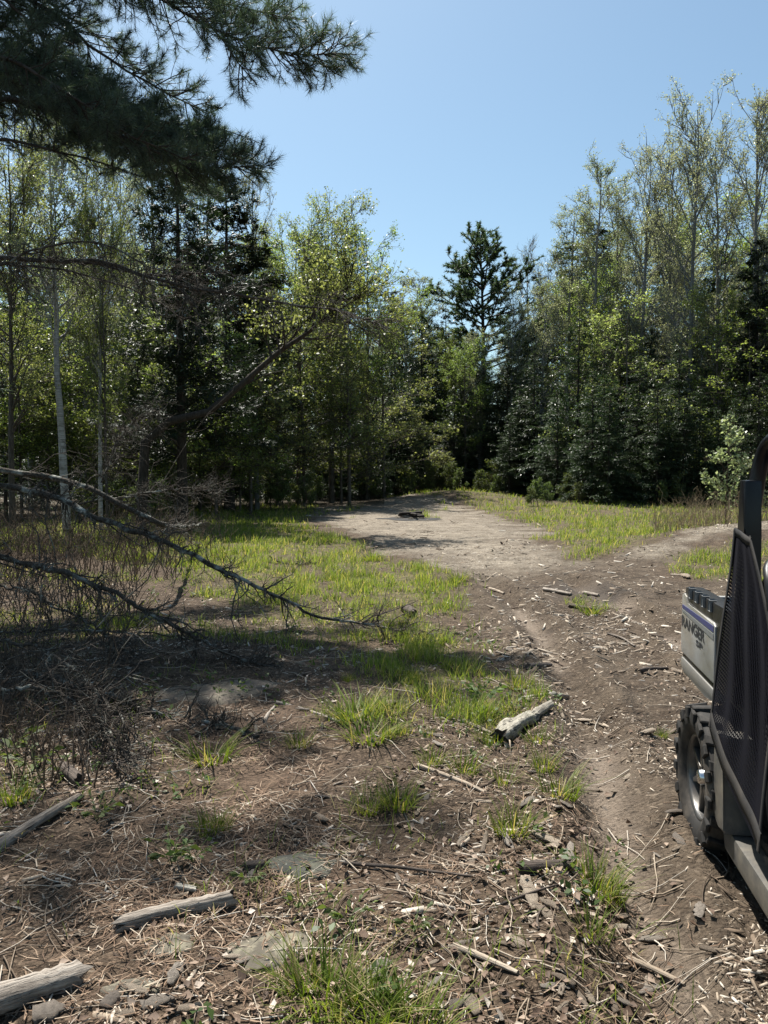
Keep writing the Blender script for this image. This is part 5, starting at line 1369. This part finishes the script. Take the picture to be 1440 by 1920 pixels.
def solid(name, bm, mat, parent=VEH, bevel=0.012, seg=2, smooth=True):
    if bevel:
        bmesh.ops.bevel(bm, geom=list(bm.edges), offset=bevel, segments=seg, profile=0.6, affect='EDGES', clamp_overlap=True)
    bmesh.ops.recalc_face_normals(bm, faces=bm.faces)
    me = bpy.data.meshes.new(name); bm.to_mesh(me); bm.free(); me.materials.append(mat)
    if smooth:
        me.polygons.foreach_set('use_smooth', np.ones(len(me.polygons), bool))
        try: me.set_sharp_from_angle(angle=math.radians(35))
        except Exception: pass
    return link(name, me, parent)

def box(name, x0, x1, y0, y1, z0, z1, mat, parent=VEH, bevel=0.012, **k):
    bm = bmesh.new(); bmesh.ops.create_cube(bm, size=1)
    for v in bm.verts: v.co = (x0 + (v.co.x + .5) * (x1 - x0), y0 + (v.co.y + .5) * (y1 - y0), z0 + (v.co.z + .5) * (z1 - z0))
    return solid(name, bm, mat, parent, bevel, **k)

def prism(name, prof, y0, y1, mat, parent=VEH, bevel=0.012, slant=0.0, **k):
    """outline in the x-z plane pulled across y; slant leans the outer side in as it rises"""
    bm = bmesh.new(); zmin = min(p[1] for p in prof)
    a = [bm.verts.new((x, y0 + slant * (z - zmin), z)) for x, z in prof]; b = [bm.verts.new((x, y1, z)) for x, z in prof]
    bm.faces.new(a); bm.faces.new(b[::-1]); n = len(prof)
    for i in range(n): bm.faces.new((a[i], b[i], b[(i + 1) % n], a[(i + 1) % n]))
    return solid(name, bm, mat, parent, bevel, **k)

def pipe(name, pts, r, mat, parent=VEH, n=24, s=12, flat_=None):
    P = smooth_line(pts, n); G = Geo(); tubes(G, P[None], np.full((1, n), r), s, True)
    return link(name, G.mesh(name, mat, True), parent)

# cargo bed
box('bed_floor', -0.52, 0.28, -0.60, 0.60, 0.66, 0.70, V_BLACK)
SIDE = [(-0.545, 0.742), (-0.560, 0.80), (-0.548, 1.035), (-0.515, 1.045), (-0.475, 1.035), (-0.455, 1.000), (0.00, 1.000), (0.03, 0.985), (0.03, 0.735)]
RAIL = [(-0.505, 1.047), (-0.52, 1.060), (-0.505, 1.078), (0.26, 1.085), (0.28, 1.07), (0.28, 0.72), (0.035, 0.72), (0.035, 0.995), (-0.445, 1.006)]
for sgn in (-1, 1):
    def m(y): return (sgn * y)
    ps = prism('bed_side', SIDE, m(0.662), m(0.61), V_SILVER, bevel=0.008)
    prism('bed_rail', RAIL, m(0.655), m(0.575), V_BLACK, bevel=0.010)
    prism('bed_band', [(-0.545, 0.715), (-0.548, 0.741), (0.03, 0.734), (0.03, 0.706)], m(0.653), m(0.60), V_BLACK, bevel=0.004)
    prism('bed_skirt', [(-0.555, 0.670), (-0.555, 0.716), (0.03, 0.707), (0.03, 0.655), (-0.10, 0.640), (-0.50, 0.645)], m(0.660), m(0.60), V_ROCKLIGHT, bevel=0.008)
    for q in range(4):
        xx = -0.415 + q * 0.115
        box('rail_hook_slot', xx, xx + 0.030, m(0.642), m(0.660), 1.038, 1.087, V_GREYSTRIPE, bevel=0.005)
    prism('side_stripe', [(-0.535, 0.968), (-0.530, 0.985), (0.018, 0.985), (0.018, 0.958)], m(0.6642), m(0.65), V_BLUE, ps, bevel=0)
    prism('side_stripe', [(-0.535, 0.950), (-0.535, 0.961), (0.018, 0.951), (0.018, 0.925)], m(0.6642), m(0.65), V_GREYSTRIPE, ps, bevel=0)
    for txt, wide, high, x, z in (('RANGER', 0.42, 0.056, -0.535, 0.878), ('SP', 0.115, 0.029, -0.262, 0.838)):
        cu = bpy.data.curves.new('lettering', 'FONT'); cu.body = txt; cu.size = 1.0; cu.extrude = 0.0; cu.offset = 0.03
        tmp = bpy.data.objects.new('lettering', cu); COL.objects.link(tmp)
        me = bpy.data.meshes.new_from_object(tmp.evaluated_get(bpy.context.evaluated_depsgraph_get()))
        bpy.data.objects.remove(tmp)
        co = np.zeros(len(me.vertices) * 3, np.float32); me.vertices.foreach_get('co', co); co = co.reshape(-1, 3)
        lo, hi = co.min(0), co.max(0)
        co[:, 0] = (co[:, 0] - lo[0]) / (hi[0] - lo[0]) * wide; co[:, 1] = (co[:, 1] - lo[1]) / (hi[1] - lo[1]) * high
        me.vertices.foreach_set('co', co.ravel()); me.materials.clear(); me.materials.append(V_LETTER); me.update()
        o = link('lettering', me, ps)
        if sgn < 0: o.location = (x, -0.6638, z); o.rotation_euler = (PI / 2, 0, 0)
        else: o.location = (-x - 0.52, 0.6638, z); o.rotation_euler = (PI / 2, 0, PI)
tg = box('tailgate', -0.560, -0.520, -0.595, 0.595, 0.70, 1.03, V_SILVER)
box('tailgate_latch', -0.572, -0.558, -0.12, 0.12, 0.93, 0.98, V_BLACK, tg, 0.004)
box('bed_front_wall', 0.225, 0.265, -0.572, 0.572, 0.66, 1.06, V_BLACK)
for s in (-1, 1): box('tail_light', -0.575, -0.562, s * 0.603, s * 0.650, 0.78, 0.90, V_RED, bevel=0.006)
prism('rear_bumper', [(-0.64, 0.50), (-0.64, 0.60), (-0.56, 0.62), (-0.46, 0.58), (-0.46, 0.50)], -0.50, 0.50, V_BLACK)
box('chassis_rail', -0.60, 1.95, -0.34, -0.26, 0.36, 0.44, V_BLACK); box('chassis_rail', -0.60, 1.95, 0.26, 0.34, 0.36, 0.44, V_BLACK)
box('engine_case', -0.35, 0.25, -0.24, 0.24, 0.34, 0.64, V_BLACK)
pipe('rear_axle', [(0, -0.52, 0.325), (0, 0.52, 0.325)], 0.03, V_BLACK, n=4)
pipe('front_axle', [(1.85, -0.52, 0.325), (1.85, 0.52, 0.325)], 0.03, V_BLACK, n=4)

# wheels: tyre, rim with spokes, hub and tread lugs
def lathe(name, prof, mat, parent, n=48):
    P = np.array(prof); th = np.arange(n) / n * 2 * PI
    V = np.stack([P[:, 1][:, None] * np.cos(th), P[:, 0][:, None] + 0 * th, P[:, 1][:, None] * np.sin(th)], -1)
    k = len(P); idx = np.arange(k * n).reshape(k, n)
    Q = np.stack([idx[:-1], idx[1:], np.roll(idx, -1, 1)[1:], np.roll(idx, -1, 1)[:-1]], -1).reshape(-1, 4)
    return link(name, Geo().add(V, Q).mesh(name, mat, True), parent)
def lug_mesh():
    bm = bmesh.new()
    for y0, y1, x0, x1, r0, r1 in ((-0.128, -0.035, -0.026, 0.020, 0.296, 0.325),):
        bmesh.ops.create_cube(bm, size=1)
        for v in bm.verts:
            fx, fy, fz = v.co.x + .5, v.co.y + .5, v.co.z + .5
            y = y0 + fy * (y1 - y0); xx = x0 + fx * (x1 - x0) + (fy - .5) * 0.030
            rr = r0 + fz * (r1 - r0) - (0.012 if fy < .5 and fz > .5 else 0)
            v.co = (xx * (0.92 if fz > .5 else 1.05), y, rr)
    bmesh.ops.bevel(bm, geom=list(bm.edges), offset=0.004, segments=1, affect='EDGES')
    me = bpy.data.meshes.new('tread_lug'); bm.to_mesh(me); bm.free(); me.materials.append(V_RUBBER); return me
LUG = lug_mesh()
def shoulder_mesh():
    bm = bmesh.new(); bmesh.ops.create_cube(bm, size=1)
    for v in bm.verts:
        fx, fy, fz = v.co.x + .5, v.co.y + .5, v.co.z + .5
        v.co = ((fx - .5) * 0.046, -0.142 + fy * 0.020, 0.252 + fz * 0.052)
    bmesh.ops.bevel(bm, geom=list(bm.edges), offset=0.005, segments=1, affect='EDGES')
    me = bpy.data.meshes.new('shoulder_lug'); bm.to_mesh(me); bm.free(); me.materials.append(V_RUBBER); return me
SHO = shoulder_mesh()
def wheel(x, yc, flip, label=None):
    w = link('wheel', None, VEH); w.location = (x, yc, 0.312); w.scale = (0.985, 0.86, 0.985); w.rotation_euler = (0, 0, PI if flip else 0)
    lathe('tyre', [(-0.085, 0.180), (-0.110, 0.190), (-0.130, 0.225), (-0.134, 0.262), (-0.122, 0.293), (-0.10, 0.301), (0, 0.304), (0.10, 0.301), (0.122, 0.293), (0.134, 0.262), (0.130, 0.225), (0.110, 0.190), (0.085, 0.180)], V_RUBBER, w)
    lathe('rim', [(-0.100, 0.186), (-0.104, 0.178), (-0.085, 0.172), (-0.050, 0.168), (0.09, 0.168), (0.10, 0.182)], V_RIM, w)
    lathe('rim_dish', [(-0.030, 0.167), (-0.035, 0.10), (-0.030, 0.05), (-0.030, 0.004)], V_BLACK, w)
    lathe('hub', [(-0.100, 0.003), (-0.100, 0.026), (-0.092, 0.032), (-0.055, 0.036), (-0.03, 0.046)], V_CHROME, w, 24)
    for k in range(7):
        a = k / 7 * 2 * PI
        bm = bmesh.new(); bmesh.ops.create_cube(bm, size=1)
        for v in bm.verts:
            r = 0.045 + (v.co.x + .5) * 0.130; ww = 0.034 - 0.014 * (v.co.x + .5)
            v.co = (r, -0.080 + (v.co.y + .5) * 0.035 + 0.0 * r, v.co.z * ww)
        o = solid('spoke', bm, V_RIM, w, 0.005); o.rotation_euler = (0, a, 0)
    N = 17
    for k in range(N):
        for half in (0, 1):
            o = link('tread_lug', LUG, w); a = (k + 0.5 * half) / N * 2 * PI
            o.rotation_euler = Matrix.Rotation(a, 3, 'Y').to_euler() if not half else (Matrix.Rotation(a, 3, 'Y') @ Matrix.Rotation(PI, 3, 'Z')).to_euler()
        o = link('shoulder_lug', SHO, w); o.rotation_euler = (0, (k + 0.25) / N * 2 * PI, 0)
wheel(0, -0.624, False); wheel(0, 0.624, True); wheel(1.85, -0.624, False); wheel(1.85, 0.624, True)

# cab tub, sills, floor, seats
box('floor_pan', 0.30, 1.55, -0.62, 0.62, 0.262, 0.30, V_SEAT)
for s in (-1, 1):
    prism('rocker_sill', [(0.34, 0.160), (0.31, 0.225), (0.37, 0.255), (1.46, 0.255), (1.54, 0.21), (1.46, 0.150)], s * 0.692, s * 0.60, V_ROCK, bevel=0.012)
    prism('rear_cab_panel', [(0.262, 0.36), (0.27, 0.58), (0.29, 0.62), (0.38, 0.62), (0.39, 0.46), (0.44, 0.257), (0.36, 0.257), (0.30, 0.26)], s * 0.722, s * 0.60, V_ROCK, bevel=0.014)
    prism('front_fender', [(1.42, 0.40), (1.44, 0.80), (1.62, 0.93), (2.10, 0.86), (2.22, 0.70), (2.18, 0.62), (2.05, 0.72), (1.82, 0.745), (1.62, 0.68), (1.52, 0.40)], s * 0.690, s * 0.52, V_SILVER, bevel=0.02)
    prism('headlight', [(2.10, 0.66), (2.12, 0.76), (2.19, 0.74), (2.20, 0.67)], s * 0.55, s * 0.40, V_CHROME, bevel=0.01)
prism('hood', [(1.50, 0.86), (1.55, 1.0), (1.80, 0.98), (2.10, 0.86), (2.14, 0.78), (1.60, 0.78)], -0.515, 0.515, V_SILVER, bevel=0.03)
box('front_grille', 2.05, 2.13, -0.395, 0.395, 0.45, 0.77, V_BLACK); prism('front_bumper', [(2.13, 0.38), (2.13, 0.56), (2.23, 0.54), (2.23, 0.40)], -0.45, 0.45, V_BLACK)
box('dashboard', 1.30, 1.50, -0.60, 0.60, 0.82, 1.02, V_BLACK, bevel=0.03)
box('firewall', 1.42, 1.46, -0.58, 0.58, 0.38, 0.82, V_BLACK)
box('rear_cab_wall', 0.285, 0.33, -0.60, 0.60, 0.30, 1.02, V_SEAT, bevel=0.01)
box('seat_base', 0.42, 0.98, -0.585, 0.585, 0.30, 0.70, V_SEAT, bevel=0.02)
for y0, y1 in ((-0.575, -0.01), (0.01, 0.575)):
    box('seat_cushion', 0.42, 1.00, y0, y1, 0.70, 0.82, V_SEAT, bevel=0.035, seg=4)
    prism('seat_back', [(0.34, 0.82), (0.29, 1.20), (0.33, 1.26), (0.40, 1.24), (0.49, 0.86), (0.46, 0.80)], y0, y1, V_SEAT, bevel=0.03, seg=3)
st = pipe('steering_column', [(1.32, 0.30, 0.92), (1.15, 0.30, 1.02)], 0.022, V_BLACK, n=5)
G = Geo(); th = np.linspace(0, 2 * PI, 33); c = np.array([1.13, 0.30, 1.04]); e1 = np.array([0, 1, 0.0]); e2 = norm(np.array([0.5, 0, 0.86]))
tubes(G, (c + 0.17 * (np.cos(th)[:, None] * e1 + np.sin(th)[:, None] * e2))[None], np.full((1, 33), 0.014), 8)
link('steering_wheel', G.mesh('steering_wheel', V_BLACK, True), VEH)

# roll cage
for s in (-1, 1):
    pipe('roll_bar', [(0.27, s * 0.640, 0.80), (0.27, s * 0.630, 1.05), (0.272, s * 0.610, 1.40), (0.275, s * 0.580, 1.66), (0.285, s * 0.570, 1.72), (0.315, s * 0.562, 1.765), (0.40, s * 0.555, 1.785), (1.0, s * 0.55, 1.80), (1.30, s * 0.55, 1.785), (1.42, s * 0.555, 1.74), (1.52, s * 0.57, 1.60), (1.72, s * 0.60, 1.00)], 0.031, V_TUBE, n=60)
    prism('pillar_cover', [(0.22, 0.84), (0.225, 1.05), (0.232, 1.42), (0.240, 1.62), (0.310, 1.62), (0.315, 1.40), (0.325, 1.06), (0.33, 0.84)], s * 0.640, s * 0.575, V_TUBE, bevel=0.012)
pipe('cross_bar', [(0.29, -0.56, 1.735), (0.29, 0.56, 1.735)], 0.027, V_TUBE, n=5)
pipe('cross_bar', [(1.36, -0.55, 1.77), (1.36, 0.55, 1.77)], 0.027, V_TUBE, n=5)
pipe('cross_bar', [(0.272, -0.62, 1.10), (0.272, 0.62, 1.10)], 0.022, V_TUBE, n=5)
pipe('grab_handle', [(0.585, -0.625, 1.335), (0.625, -0.655, 1.315), (0.675, -0.665, 1.275), (0.705, -0.665, 1.20), (0.71, -0.660, 1.05), (0.70, -0.640, 0.90)], 0.017, V_BLACK, n=30)
lt = box('net_latch', 0.625, 0.665, -0.650, -0.615, 1.42, 1.485, V_BLACK, bevel=0.006)
box('latch_button', 0.655, 0.682, -0.662, -0.640, 1.458, 1.482, V_CHROME, lt, bevel=0.006)
pipe('latch_strap', [(0.66, -0.635, 1.46), (0.70, -0.640, 1.43), (0.735, -0.645, 1.36), (0.74, -0.645, 1.28)], 0.007, V_STRAP, n=14, s=6)
pipe('latch_strap', [(0.69, -0.630, 1.47), (0.75, -0.635, 1.44), (0.78, -0.640, 1.36), (0.775, -0.640, 1.27)], 0.010, V_STRAP, n=14, s=6)
box('latch_buckle', 0.715, 0.785, -0.655, -0.630, 1.285, 1.325, V_BLACK, bevel=0.008)

# door net: real open webbing, edged by straps
def net_pt(u, v):
    """u 0 rear .. 1 front, v 0 lower hem .. 1 upper edge"""
    u = np.asarray(u, float); v = np.asarray(v, float)
    xr = 0.30 + 0.0 * v; xf = 0.860 - 0.02 * v - 0.36 * np.clip((v - 0.5) / 0.5, 0, 1) ** 1.5
    x = xr + (xf - xr) * u
    zlo = 0.64 - 0.24 * u - 0.03 * np.sin(u * PI); zhi = 1.43 - 0.02 * u
    z = zlo + (zhi - zlo) * v
    y = -0.738 + 0.069 * v ** 0.85 - 0.008 * np.sin(u * 21 + v * 4) * np.sin(PI * np.clip(v, 0, 1)) - 0.010 * (1 - v) * np.sin(u * 5 + 1) - 0.012 * np.sin(v * 11 + u * 3) * u * (1 - u) * 2
    return np.stack([x, y, z], -1)
net = link('door_net', None, VEH)
G = Geo()
nu, nv = 58, 62
def ribbon(U, V, w):
    """strands as narrow flat strips lying in the net"""
    P = net_pt(U, V); n = P.shape[1]
    T = norm(np.gradient(P, axis=1)); S = np.cross(T, np.array([0, 1.0, 0])); S = norm(S) * w * 0.5
    Vv = np.stack([P - S, P + S], 2); B = P.shape[0]; idx = np.arange(B * n * 2).reshape(B, n, 2)
    Q = np.stack([idx[:, :-1, 0], idx[:, 1:, 0], idx[:, 1:, 1], idx[:, :-1, 1]], -1).reshape(-1, 4)
    G.add(Vv.reshape(-1, 3), Q)
uu = np.linspace(0, 1, nu); vv = np.linspace(0, 1, nv)
ribbon(np.repeat(uu[:, None], 40, 1), np.repeat(np.linspace(0, 1, 40)[None], nu, 0), 0.0084)
ribbon(np.repeat(np.linspace(0, 1, 40)[None], nv, 0), np.repeat(vv[:, None], 40, 1), 0.0080)
tag(link('webbing', G.mesh('webbing', V_NET), net), kind='stuff')
def strap(name, U, V, w, off=0.004):
    P = net_pt(U, V); P[:, 1] -= off; n = len(P)
    T = norm(np.gradient(P, axis=0)); S = norm(np.cross(T, np.array([0, 1.0, 0]))) * w * 0.5
    G = Geo(); V2 = np.concatenate([P - S, P + S, P - S + [0, 0.004, 0], P + S + [0, 0.004, 0]]); i = np.arange(n - 1)
    Q = np.concatenate([np.stack([i, i + 1, i + 1 + n, i + n], 1), np.stack([i + 2 * n, i + 3 * n, i + 1 + 3 * n, i + 1 + 2 * n], 1),
                        np.stack([i, i + 2 * n, i + 1 + 2 * n, i + 1], 1), np.stack([i + n, i + 1 + n, i + 1 + 3 * n, i + 3 * n], 1)])
    link(name, G.add(V2, Q).mesh(name, V_STRAP, True), net)
f = np.linspace(0, 1, 30)
strap('hem_strap', f, f * 0 + 0.035, 0.070); strap('hem_strap', f, f * 0 + 0.985, 0.03)
strap('hem_strap', f * 0 + 0.01, f, 0.02); strap('hem_strap', f * 0 + 0.985, f, 0.022)
